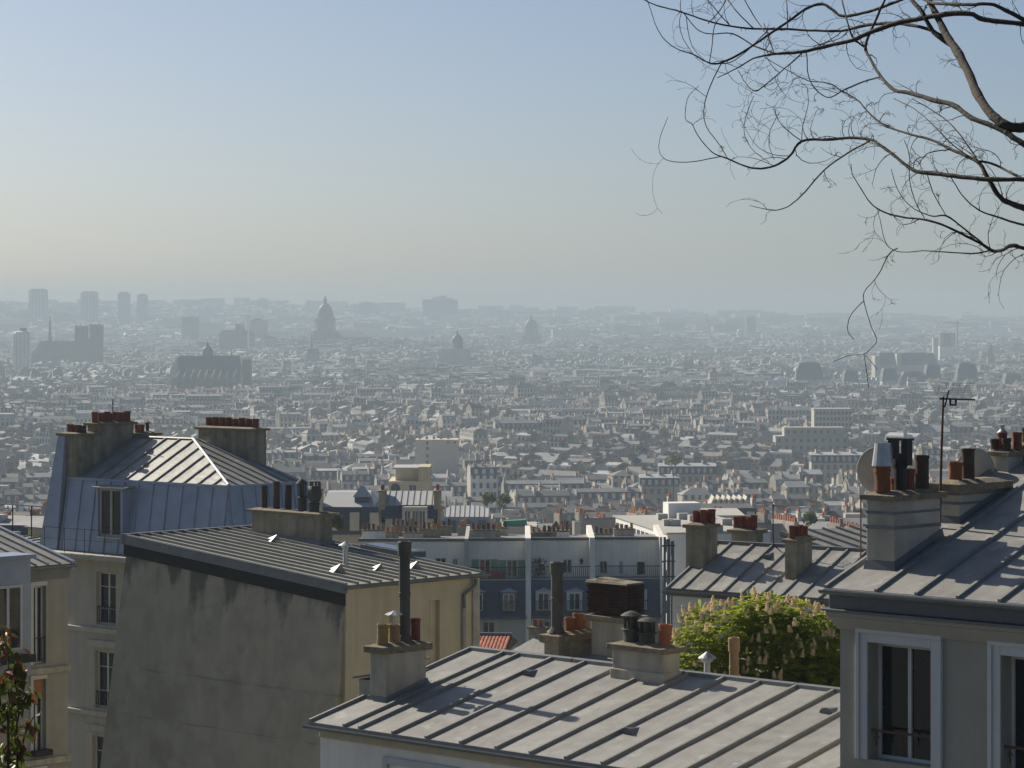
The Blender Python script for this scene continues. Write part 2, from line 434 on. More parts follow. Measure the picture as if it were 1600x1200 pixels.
def chimney(root, x0, x1, y0, y1, zb, zt, pots=(), m=None, over=.07, ct=.11, capm=None, taper=0.0, band=None, name='chimney_stack', skirt=True):
    """stack > cap_slab, chimney pots. pots: (fx, fy, r, h, kind, material) with fx, fy fractions of the cap"""
    mb = MB()
    mb.hull8([(x0, y0, zb), (x1, y0, zb), (x1, y1, zb), (x0, y1, zb)],
             [(x0 + taper, y0 + taper, zt), (x1 - taper, y0 + taper, zt), (x1 - taper, y1 - taper, zt), (x0 + taper, y1 - taper, zt)])
    st = mb.build(name, m or CHIM, root, bevel=.012)
    rg = random.Random(int(abs(x0 * 97 + zt * 31 + y0 * 11) * 10))
    mc = MB()
    j = lambda: rg.uniform(-.012, .012)
    a0, a1, b0, b1 = x0 - over, x1 + over, y0 - over, y1 + over
    lo = [(a0, b0, zt + j()), (a1, b0, zt + j()), (a1, b1, zt + j()), (a0, b1, zt + j())]
    lo = [(p[0] + j(), p[1] + j(), zt) for p in lo]
    hi = [(p[0] * 1 + j(), p[1] + j(), zt + ct + j() * .6) for p in lo]
    mc.hull8(lo, hi)
    i_ = min(.1, (x1 - x0) * .25)
    mc.hull8([(a0 + .02, b0 + .02, zt + ct - .015), (a1 - .02, b0 + .02, zt + ct - .015), (a1 - .02, b1 - .02, zt + ct - .015), (a0 + .02, b1 - .02, zt + ct - .015)],
             [(x0 + i_, y0 + i_, zt + ct + .045), (x1 - i_, y0 + i_, zt + ct + .045), (x1 - i_, y1 - i_, zt + ct + .045), (x0 + i_, y1 - i_, zt + ct + .045)])
    mc.build('cap_slab', capm or CAP, st, bevel=.012)
    if band:
        for bz, bh in band:
            m2 = MB(); e = .008
            m2.box(x0 - e, x1 + e, y0 - e, y0 + .001, bz, bz + bh); m2.box(x1 - .001, x1 + e, y0 - e + .002, y1 + e, bz, bz + bh)
            m2.build('metal_band', GUTTER, st)
    for p in pots:
        fx, fy, r, h, kind, pm = p[:6]
        dz = p[6] if len(p) > 6 else 0
        pot(st, x0 + (x1 - x0) * fx, y0 + (y1 - y0) * fy, zt + ct + .03 + dz, r, h, kind, pm)
    return st

def roof_vent(root, p, ux, vx, s=1.0, m=None, name='roof_vent'):
    """little half-round sheet vent lying on the slope, its mouth down the slope"""
    ux = Vector(ux).normalized(); vx = Vector(vx).normalized(); nv = ux.cross(vx); nv = nv if nv.z > 0 else -nv
    p = Vector(p); mb = MB(); n = 7
    vs = [p + ux * (.14 * s * math.cos(math.pi * i / n)) + nv * (.11 * s * math.sin(math.pi * i / n)) for i in range(n + 1)]
    vs.append(p + vx * .34 * s)
    fs = [(i, i + 1, n + 1) for i in range(n)] + [tuple(range(n + 1))[::-1]]
    mb.add(vs, fs)
    return mb.build(name, m or GUTTER, root)

def gutter(root, p0, p1, out, r=.07, name='gutter', m=None, hooks=True):
    """half-round gutter along an eave, hung outside it"""
    p0, p1, out = Vector(p0), Vector(p1), Vector(out).normalized()
    mb = MB(); n = 6; vs = []; fs = []
    for e, p in enumerate((p0, p1)):
        for rr in (r, r * .86):
            for i in range(n + 1):
                a = math.pi * i / n
                vs.append(p + out * (r - rr * math.cos(a)) - Vector((0, 0, 1)) * rr * math.sin(a))
    k = n + 1
    for i in range(n):
        fs += [(i, i + 1, 2 * k + i + 1, 2 * k + i), (k + i, 3 * k + i, 3 * k + i + 1, k + i + 1), (i, k + i, k + i + 1, i + 1), (2 * k + i, 2 * k + i + 1, 3 * k + i + 1, 3 * k + i)]
    fs += [(0, 2 * k, 3 * k, k), (n, k + n, 3 * k + n, 2 * k + n)]
    mb.add(vs, fs)
    return mb.build(name, m or GUTTER, root)

# ================================================================== terrain
def make_ground():
    ys = [-300, -100, -20, 0, 6, 12, 18, 24, 32, 40, 50, 60, 80, 100, 125, 150, 190, 230, 290, 350, 420, 500, 600, 700, 800, 900, 1050, 1200, 1600, 2200, 2800, 3300, 3650, 4000, 4220, 4450, 4700, 5000, 5400, 6000, 6500, 7000, 7400, 7800, 8200, 8600, 9000, 9400]
    vs = []; fs = []; nx = 41
    for y in ys:
        hw = max(250, abs(y) * .42)
        for i in range(nx):
            x = -hw + 2 * hw * i / (nx - 1)
            vs.append((x, y, ground_z(x, y)))
    for j in range(len(ys) - 1):
        for i in range(nx - 1):
            a = j * nx + i; fs.append((a, a + 1, a + nx + 1, a + nx))
    mb = MB(); mb.add(vs, fs)
    m = mat('ground', (.075, .078, .07), .95, .3, .02, rnd=0, spot=((.05, .065, .03), .006, .5, .1))
    o = mb.build('ground', m, None, smooth=True)
    tag(o, kind='structure')
make_ground()

def house_frame(px, py, Y, yaw):
    e = P(px, py, Y)
    gz = ground_z(e.x, e.y) - .3
    fr = Fr((e.x, e.y, gz), yaw)
    return fr, e.z - gz

X, Yv, Zv = Vector((1, 0, 0)), Vector((0, 1, 0)), Vector((0, 0, 1))

# ================================================================== low house with the zinc roof at the bottom
def low_house():
    fr, ze = house_frame(485, 1128, 50, -44)
    t = thing('zinc_roofed_house', fr, 'low pale house whose broad sunlit zinc roof fills the bottom centre', 'house')
    rp = fr.on_x(735, 1015, 0)
    tr, zr = rp.y, rp.z
    vx = Vector((0, tr, zr - ze)); sl = vx.length; vx.normalize()
    W = 11.36
    us = [0.0] + [fr.on_y(px, 1150, 0).x for px in (538, 562, 614, 666, 720, 775, 829)]
    st = us[-1] - us[-2]
    while us[-1] + st < W - .3: us.append(us[-1] + st)
    us.append(W)
    vmax = lambda u: sl
    pt = zinc_roof(t, (0, 0, ze), X, vx, us, lambda u: 0, vmax, bw=.06, bh=.055, seed=3, wav=.008)
    nrm = X.cross(vx); nrm = nrm if nrm.z > 0 else -nrm
    on = lambda px, py: fr.on(px, py, (0, 0, ze), nrm)
    # back slope, ridge and rake flashings, eave strip
    mb = MB(); mb.hull8([(0, tr, zr - .12), (W, tr, zr - .12), (W, tr * 2, ze - .12), (0, tr * 2, ze - .12)], [(0, tr + .01, zr - .01), (W, tr + .01, zr - .01), (W, tr * 2, ze - .01), (0, tr * 2, ze - .01)])
    mb.build('back_slope', ZINC, t)
    for a, b in ((0, 2.6), (2.6, 5.2), (5.2, 7.6), (7.6, 9.6), (9.6, W)):
        mb = MB(); mb.hull8([(a, tr - .07, zr - .03), (b - .012, tr - .07, zr - .03), (b - .012, tr + .09, zr - .03), (a, tr + .09, zr - .03)],
                            [(a, tr - .05, zr + .065), (b - .012, tr - .05, zr + .065), (b - .012, tr + .07, zr + .065), (a, tr + .07, zr + .065)])
        mb.build('ridge_capping', GUTTER, t, bevel=.015)
    mb = MB(); mb.box(-.03, W, -.035, .02, ze - .11, ze + .004); mb.build('eave_flashing', GUTTER, t)
    gutter(t, (-.05, -.04, ze - .05), (W, -.04, ze - .05), (0, -1, 0), .055)
    # walls
    mb = MB()
    a = fr.on_y(600, 1176, .14); b = fr.on_y(722, 1186, .14)
    ow = (fr.on_y(612, 1190, .14).x, fr.on_y(712, 1190, .14).x, ze - 2.35, ze - .62)
    wall_open(mb, .1, W, 0, ze - .1, [ow], .14, .44)
    mb.build('front_wall', REND_W, t)
    mb = MB(); mb.prism([(.1, .442, 0), (.1, tr * 2, 0), (.1, tr * 2, ze - .15), (.1, tr, zr - .13), (.1, .442, ze - .05)], (.3, 0, 0)); mb.build('side_wall', REND_C, t)
    mb = MB(); mb.box(.4, W, tr * 2 - .3, tr * 2, 0, ze - .13); mb.build('back_wall', REND_C, t)
    mb = MB(); e = .05
    for q in ((a.x, a.x + .12, ow[2], ze - .42), (b.x - .12, b.x, ow[2], ze - .42), (a.x + .12, b.x - .12, ze - .54, ze - .42)): mb.box(q[0], q[1], .14 - e, .139, q[2], q[3])
    mb.build('window_surround', TRIM, t, bevel=.01)
    fin_window(t, ow[0], ow[1], ow[2], ow[3], .24, frame=RUST, leaves=2, fw=.07)
    mb = MB(); mb.box(.14, W, .07, .139, ze - .26, ze - .115); mb.build('cornice', REND_C, t, bevel=.02)
    # vents lying on the slope
    for px, py in ((822, 1056), (979, 1147), (1291, 1116)):
        roof_vent(t, on(px, py), X, vx, 1.0)
    # front chimney with the tall flue
    c = on(602, 1096)
    x1 = c.x; x0 = x1 - .40; y0 = c.y; y1 = y0 + 1.0
    zt = fr.on(602, 1022, (x1, y0, 0), (1, 1, 0)).z
    s = chimney(t, x0, x1, y0, y1, c.z - .35, zt, m=CHIM_L, over=.08, ct=.12, pots=[
        (.50, .12, .10, .34, 'clay', CLAY_B), (.50, .40, .10, .36, 'clay', CLAY_B), (.5, .66, .10, 1.78, 'pipe', PIPE), (.5, .92, .095, .42, 'clay', CLAY_R)])
    pot(s, x0 + .2, y0 + .4, zt + .42, .17, .30, 'umbrella', ALU, 'rain_cap')
    mb = MB(); mb.box(x0 - .34, x0 - .002, y0 + .04, y0 + .62, c.z - .45, zt - .50); mb.build('flue_shoulder', CHIM_L, s, bevel=.01)
    mb = MB(); mb.hull8([(x0 - .42, y0 - .02, zt - .50), (x0 - .002, y0 - .02, zt - .42), (x0 - .002, y0 + .68, zt - .42), (x0 - .42, y0 + .68, zt - .50)],
                        [(x0 - .42, y0 - .02, zt - .465), (x0 - .002, y0 - .02, zt - .385), (x0 - .002, y0 + .68, zt - .385), (x0 - .42, y0 + .68, zt - .465)]); mb.build('shoulder_flashing', GUTTER, s)
    for k in range(4):
        zz = zt + .02 - .2 * k
        mb = MB(); mb.tube([(x1 - .3, y1, zz), (x1 - .3, y1 + .14, zz), (x1 - .05, y1 + .14, zz), (x1 - .05, y1, zz)], .008, 5); mb.build('iron_rung', IRON, s)
    mb = MB(); mb.hull8([(x0 - .06, y0 - .06, c.z - .2), (x1 + .08, y0 - .06, c.z - .2), (x1 + .08, y1 + .06, c.z + .16), (x0 - .06, y1 + .06, c.z + .16)],
                        [(x0 - .03, y0 - .015, c.z + .07), (x1 + .012, y0 - .015, c.z + .07), (x1 + .012, y1 + .02, c.z + .33), (x0 - .03, y1 + .02, c.z + .33)]); mb.build('lead_skirt', GUTTER, s)
    # chimney on the ridge
    c = on(1037, 1068); c0 = fr.on_y(957, 1060, c.y)
    zt = fr.on_y(1037, 1022, c.y).z
    y0 = c.y
    s = chimney(t, c0.x, c.x, y0, y0 + .42, zr - .5, zt, m=CHIM_L, over=.09, ct=.09, pots=[
        (.22, .5, .14, .50, 'cowl', PIPE), (.52, .5, .14, .48, 'cowl', PIPE), (.86, .5, .105, .34, 'clay', CLAY)])
    mb = MB(); mb.box(c0.x - .035, c.x + .035, y0 - .035, y0 + .45, zr - .6, c.z + .17); mb.build('plinth', CHIM_L, s, bevel=.02)
    # pipes rising behind the ridge
    p = fr.on_y(1105, 1060, tr + .9); q = fr.on_y(1105, 1018, tr + .9)
    pot(t, p.x, p.y, p.z - .25, .115, q.z - p.z + .25, 'mush', ALU, 'mushroom_vent')
    p = fr.on_y(1147, 1063, tr + 1.1); q = fr.on_y(1147, 996, tr + 1.1)
    pot(t, p.x, p.y, p.z - .3, .085, q.z - p.z + .3, 'pipe', CLAY_B, 'vent_pipe')
low_house()

# ================================================================== house behind the ridge carrying two chimneys
def rear_house():
    fr, ze = house_frame(800, 1075, 60, -44)
    t = thing('rear_house', fr, 'house mostly hidden behind the low zinc ridge, only two tall chimneys showing', 'house')
    W = 7.5
    mb = MB(); mb.box(0, W, 0, 5, 0, ze); mb.build('wall', REND_C, t)
    mb = MB(); mb.prism([(-.1, -.15, ze + .002), (-.1, 5.15, ze + .002), (-.1, 2.5, ze + .75)], (W + .2, 0, 0)); mb.build('roof', ZINC, t)
    # sooty flue stack with the tall pipe
    y0 = 1.2
    a = fr.on_y(850, 1001, y0); b = fr.on_y(890, 1001, y0)
    x1 = fr.on_y(876, 1001, y0).x; x0 = x1 - .55
    x0 = a.x; x1 = x0 + .42
    s = chimney(t, x0, x1, y0, y0 + 1.25, ze, a.z, m=CHIM, over=.09, ct=.14, pots=[
        (.5, .14, .125, 1.5, 'pipe', PIPE), (.5, .46, .11, .32, 'clay', CLAY), (.5, .66, .11, .34, 'clay', CLAY), (.5, .86, .105, .32, 'clay', CLAY_B)])
    # brick box on a rendered stack
    y0 = 1.9
    a = fr.on_y(924, 969, y0); b = fr.on_y(974, 969, y0)
    st = chimney(t, a.x, b.x, y0, y0 + .55, ze, a.z, m=CHIM_L, over=.12, ct=.12, name='rendered_stack')
    zb = a.z + .165; zt = fr.on_y(940, 911, y0).z
    x0, x1, y1 = a.x - .10, b.x + .14, y0 + .55; y0 = y0 - .04
    mb = MB(); mb.box(x0 + .02, x1 - .02, y0 + .02, y1 - .02, zb, zt); core = mb.build('brick_box', MORTAR, t)
    bh = .068; rows = int((zt - zb) / bh)
    lw = MB(); lw.box(0, .20, 0, .03, 0, bh - .012); bmx = lw.mesh('brick', BRICK)
    lw = MB(); lw.box(0, .03, 0, .20, 0, bh - .012); bmy = lw.mesh('brick', BRICK)
    for r in range(rows):
        off = .105 if r % 2 else 0
        x = x0 - off
        n = int((x1 - x0) / .212)
        for k in range(n):
            xx = x0 + .01 + off * .5 + k * .212
            if xx + .2 > x1: continue
            link('brick', bmx, core, 0, (xx, y0 - random.uniform(.004, .012), zb + r * bh))
        for k in range(int((y1 - y0) / .212)):
            link('brick', bmy, core, 0, (x1 - .022 + random.uniform(-.004, .004), y0 + .02 + off * .4 + k * .212, zb + r * bh))
    mb = MB(); mb.hull8([(x0 - .02, y0 - .03, zt + .002), (x1 + .02, y0 - .03, zt + .002), (x1 + .02, y1, zt + .002), (x0 - .02, y1, zt + .002)],
                        [(x0, y0, zt + .05), (x1, y0, zt + .03), (x1, y1 - .05, zt + .035), (x0 + .05, y1 - .05, zt + .07)])
    mb.hull8([(x0 + .2, y0 + .05, zt + .04), (x0 + .75, y0 + .05, zt + .04), (x0 + .75, y1 - .1, zt + .04), (x0 + .2, y1 - .1, zt + .04)],
             [(x0 + .25, y0 + .1, zt + .11), (x0 + .6, y0 + .1, zt + .08), (x0 + .6, y1 - .2, zt + .08), (x0 + .25, y1 - .2, zt + .1)])
    mb.build('rough_cap', CAP, core)
rear_house()

# ================================================================== house on the right with the tall windows
def right_house():
    fr, ze = house_frame(1291, 919, 42, -44)
    t = thing('corner_house', fr, 'beige house at right edge with tall white-framed windows under dark cornice', 'house')
    pit = R(20); vx = Vector((0, math.cos(pit), math.sin(pit)))
    W, D = 6.0, 6.2
    us = [0.0, fr.on_y(1369, 922, 0).x]
    st = fr.on_y(1432, 927, 0).x - us[1]
    while us[-1] + st < W: us.append(us[-1] + st)
    sl = D / math.cos(pit)
    zinc_roof(t, (0, 0, ze), X, vx, us, lambda u: 0, lambda u: sl, bw=.06, bh=.055, joints=(.36, .68), seed=5, wav=.003)
    W = us[-1]
    nrm = X.cross(vx); nrm = nrm if nrm.z > 0 else -nrm
    on = lambda px, py: fr.on(px, py, (0, 0, ze), nrm)
    mb = MB(); mb.prism([(0, D, ze + D * math.tan(pit) - .1), (0, D * 2, ze - .1), (0, D * 2, ze), (0, D + .02, ze + D * math.tan(pit))], (W, 0, 0)); mb.build('back_slope', ZINC, t)
    # gutter box, cornice, walls
    mb = MB(); mb.box(-.02, W, -.05, .02, ze - .06, ze + .002); mb.build('eave_flashing', GUTTER, t, bevel=.01)
    gutter(t, (-.02, -.05, ze - .012), (W, -.05, ze - .012), (0, -1, 0), .06)
    mb = MB(); mb.box(.02, W, .03, .5, ze - .29, ze - .065); mb.build('gutter_fascia', ZINC_D, t, bevel=.015)
    mb = MB(); mb.box(-.06, W, -.06, .5, ze - .325, ze - .292); mb.build('ledge', GUTTER, t, bevel=.008)
    mb = MB()
    mb.hull8([(.08, .16, ze - .60), (W, .16, ze - .60), (W, .5, ze - .60), (.08, .5, ze - .60)], [(.0, .02, ze - .40), (W, .02, ze - .40), (W, .5, ze - .40), (.0, .5, ze - .40)])
    mb.box(-.02, W, 0, .5, ze - .398, ze - .327)
    mb.build('cornice', REND_H, t, bevel=.015)
    yw = .2
    o1a = fr.on_y(1357, 1003, yw); o1b = fr.on_y(1456, 1010, yw); zs = fr.on_y(1400, 1192, yw).z
    dx = fr.on_y(1565, 1015, yw).x - o1a.x
    ow = [(o1a.x + k * dx, o1b.x + k * dx, zs, o1a.z) for k in range(2)]
    ow2 = [(a, b, z0 - 3.0, z1 - 3.0) for a, b, z0, z1 in ow]
    mb = MB(); wall_open(mb, .1, W, 0, ze - .601, ow + ow2, yw, yw + .45); mb.build('front_wall', REND_H, t)
    zr = ze + D * math.tan(pit)
    mb = MB(); mb.prism([(.1, yw + .451, 0), (.1, D * 2, 0), (.1, D * 2, ze - .12), (.1, D, zr - .14), (.1, .52, ze + .02)], (.35, 0, 0)); mb.build('party_wall', REND_H, t)
    mb = MB(); mb.box(.46, W, D * 2 - .3, D * 2, 0, ze - .12); mb.build('back_wall', REND_H, t)
    for a, b, z0, z1 in ow + ow2:
        mb = MB()
        for (wd, e, i) in ((.20, .035, .0), (.07, .065, .13)):
            mb.box(a - wd - (0 if i == 0 else i), a - (i if i else 0), yw - e, yw - .001 if i == 0 else yw - .036, z0, z1 + (wd if i == 0 else i))
            mb.box(b + (i if i else 0), b + wd + (0 if i == 0 else i), yw - e, yw - .001 if i == 0 else yw - .036, z0, z1 + (wd if i == 0 else i))
            zz = z1 + (.0 if i == 0 else i)
            if i == 0: mb.box(a, b, yw - e, yw - .001, z1, z1 + wd)
            else: mb.box(a - wd - i, b + wd + i, yw - e, yw - .036, z1 + i, z1 + i + wd)
        mb.build('window_surround', TRIM, t, bevel=.008)
        wo = fin_window(t, a + .0, b - .0, z0, z1 - .02, yw + .24, leaves=2, fw=.05, sill=True)
        mc = MB()
        n = 9
        for k in range(n):
            u = b - .05 - (b - a) * .44 * k / n
            mc.box(u - .042, u - .012, yw + .33 + .02 * (k % 2), yw + .36 + .02 * (k % 2), z0 + .1, z1 - .08)
        mc.build('curtain', CURTAIN, wo)
        # guard rail: rusty bar on scroll brackets
        mr = MB(); zz = z0 + .40
        mr.box(a + .0, b, yw + .06, yw + .09, zz, zz + .035)
        for u in (a + .09, a + (b - a) * .5, b - .09):
            mr.tube([(u + .05 * math.cos(q * .9) * (1 - q / 9), yw + .07, zz - .1 + .06 * math.sin(q * .9) * (1 - q / 9)) for q in range(9)], .008, 5)
            mr.box(u - .008, u + .008, yw + .062, yw + .082, zz - .2, zz)
        mr.build('guard_rail', RUST, wo)
    # opaque panes: the unlit room's darkness is put into the glass colour
    # chimneys along the party wall
    c = on(1397, 892); x1 = c.x; x0 = x1 - .5; y0 = c.y; y1 = y0 + 1.15
    zt = fr.on(1397, 783, (x1, y0, 0), (1, 1, 0)).z
    s = chimney(t, x0, x1, y0, y1, c.z - .3, zt, m=CHIM_L, over=.07, ct=.085, capm=CAP, band=[(zt - .42, .05), (zt - .20, .04)], pots=[
        (.42, .10, .115, .34, 'clay', CLAY), (.40, .40, .10, .20, 'clay', CLAY_R), (.5, .60, .10, .33, 'clay', CLAY_R), (.5, .90, .105, .50, 'clay', SOOT)])
    pot(s, x0 + .21, y0 + .115, zt + .33, .105, .20, 'clay', CLAY)
    pot(s, x0 + .21, y0 + .115, zt + .50, .12, .33, 'frustum', ALU, 'sheet_cowl')
    pot(s, x0 + .30, y0 + .42, zt + .10, .12, .80, 'hcowl', IRON, 'draught_cowl')
    mb = MB(); mb.hull8([(x0 - .03, y0 - .05, c.z - .05), (x1 + .06, y0 - .05, c.z - .05), (x1 + .06, y1 + .05, c.z + .38), (x0 - .03, y1 + .05, c.z + .38)],
                        [(x0 - .02, y0 - .01, c.z + .13), (x1 + .012, y0 - .012, c.z + .13), (x1 + .012, y1 + .03, c.z + .56), (x0 - .02, y1 + .03, c.z + .56)]); mb.build('lead_skirt', ZINC_D, s)
    c2 = on(1499, 818); x1b = c2.x; x0b = x1b - .42; y0b = c2.y; y1b = y0b + 1.2
    zt2 = fr.on(1499, 768, (x1b, y0b, 0), (1, 1, 0)).z
    s2 = chimney(t, x0b, x1b, y0b, y1b, c2.z - .3, zt2, m=CHIM_L, over=.10, ct=.12, band=[(zt2 - .06, .035), (zt2 - .2, .04)], pots=[
        (.45, .18, .105, .27, 'clay', CLAY), (.5, .44, .10, .52, 'clay', SOOT)])
    mb = MB(); mb.hull8([(x0b - .03, y0b - .05, c2.z - .08), (x1b + .06, y0b - .05, c2.z - .08), (x1b + .06, y1b + .05, c2.z + .38), (x0b - .03, y1b + .05, c2.z + .38)],
                        [(x0b - .02, y0b - .01, c2.z + .1), (x1b + .012, y0b - .012, c2.z + .1), (x1b + .012, y1b + .03, c2.z + .54), (x0b - .02, y1b + .03, c2.z + .54)]); mb.build('lead_skirt', ZINC_D, s2)
    c3 = on(1575, 737); y0c = c3.y
    zt3 = fr.on(1575, 713, (c3.x, y0c, 0), (1, 1, 0)).z
    s3 = chimney(t, c3.x - .34, c3.x, y0c, y0c + .42, c3.z - .5, zt3, m=CHIM_L, over=.05, ct=.07, pots=[
        (.12, .2, .07, .16, 'clay', SOOT), (.42, .34, .075, .28, 'clay', CLAY_R), (.75, .2, .07, .17, 'clay', SOOT), (.86, .75, .075, .29, 'clay', CLAY_R)])
    pot(s3, c3.x - .2, y0c + .14, zt3 + .36, .07, .14, 'mush', ALU, 'rain_cap')
    s4 = chimney(t, c3.x - .10, c3.x + .2, y0c + .45, y0c + 1.9, c3.z - .1, zt3 + .10, m=CHIM_L, over=.05, ct=.07, pots=[
        (.2, .10, .09, .22, 'clay', SOOT), (.35, .22, .09, .40, 'clay', CLAY_R), (.5, .36, .09, .24, 'clay', CLAY_R), (.5, .5, .09, .42, 'clay', SOOT), (.5, .7, .09, .4, 'clay', CLAY_R)])
    # satellite dishes, antenna: things of their own fixed to the stacks
    def dish(pw, r, yaw, label, back):
        o = thing('satellite_dish', pw, label, 'satellite dish', 'satellite dishes on the corner house roof')
        o.rotation_euler = (0, 0, yaw)
        mb = MB(); n = 28; vs = [(0, .09, 0)]; fs = []
        for k, (rr, yy) in enumerate(((.35, .08), (.7, .045), (1, 0), (1.02, .008), (1.0, .02), (.7, .065), (.35, .1))):
            for i in range(n):
                a = 2 * math.pi * i / n; vs.append((r * rr * math.cos(a) * .92, yy, r * rr * math.sin(a)))
        for i in range(n): fs.append((0, 1 + (i + 1) % n, 1 + i))
        for k in range(6):
            for i in range(n):
                j = (i + 1) % n; fs.append((1 + k * n + i, 1 + k * n + j, 1 + (k + 1) * n + j, 1 + (k + 1) * n + i))
        mb.add(vs, fs); mb.build('reflector', DISH, o, smooth=True)
        mb = MB(); mb.tube([(0, .08, 0), (0, .22, -.05), (0, .24, -r - .25)], .02, 6); mb.build('mount', IRON, o)
        mb = MB(); mb.tube([(0, .02, -r * .98), (.0, -.0, -r * 1.0), (0, .30, -r * .4)], .012, 5); mb.build('feed_arm', IRON, o)
    w = fr.M @ Vector((0, 0, 0))
    dish(P(1372, 734, 43.3), .34, R(-8), 'pale satellite dish behind the orange pot with the metal cowl', 0)
    dish(P(1524, 735, 44.9), .345, R(12), 'pale satellite dish rising behind the second chimney of the corner house', 0)
    b = P(1468, 792, 43.2); tp = P(1474, 620, 43.2)
    o = thing('television_antenna', b, 'tall pole antenna with wire grid standing between two chimneys at right', 'antenna')
    h = tp.z - b.z; dx = tp.x - b.x
    mb = MB(); mb.tube([(0, 0, -.3), (dx * .5, 0, h * .5), (dx, 0, h)], [.022, .02, .016], 8); mb.build('mast', RUST, o)
    mb = MB(); mb.tube([(dx - .06, 0, h - .03), (dx + .46, -.1, h - .04)], .014, 6)
    for k in range(9):
        x = dx + .06 + k * .045; mb.tube([(x, -.1 * (k / 9) - .13, h - .035), (x, -.1 * (k / 9) + .13, h - .035)], .005, 4)
    mb.tube([(dx + .1, -.02, h - .04), (dx + .1, -.02, h - .12), (dx + .18, -.04, h - .12), (dx + .18, -.04, h - .04)], .02, 6)
    mb.tube([(dx + .02, 0, h - .16), (dx + .08, -.02, h + .1)], .012, 5)
    mb.build('boom', IRON, o)
    mb = MB()
    for k in range(6): mb.tube([(dx - .06 + .01 * k, .3, h + .02 + .035 * k), (dx + .46 + .01 * k, .25, h + .02 + .035 * k)], .0025, 3)
    for k in range(6): mb.tube([(dx - .06 + .1 * k, .3, h + .01), (dx + .0 + .1 * k, .26, h + .2)], .0025, 3)
    mb.tube([(dx, 0, h), (dx + .1, .28, h + .05)], .006, 4)
    mb.build('wire_grid', GUTTER, o)
    b = P(1345, 870, 43.8)
    o = thing('thin_antenna', b, 'thin bare aerial rod on the left side of the banded chimney', 'antenna')
    mb = MB(); mb.tube([(0, 0, -.4), (0, 0, .95)], .012, 6); mb.build('mast', RUST, o)
    mb = MB(); mb.tube([(-.14, 0, .70), (.16, 0, .70)], .006, 4); mb.tube([(-.02, 0, .1), (.2, 0, .1)], .008, 4); mb.build('crossbar', RUST, o)
right_house()

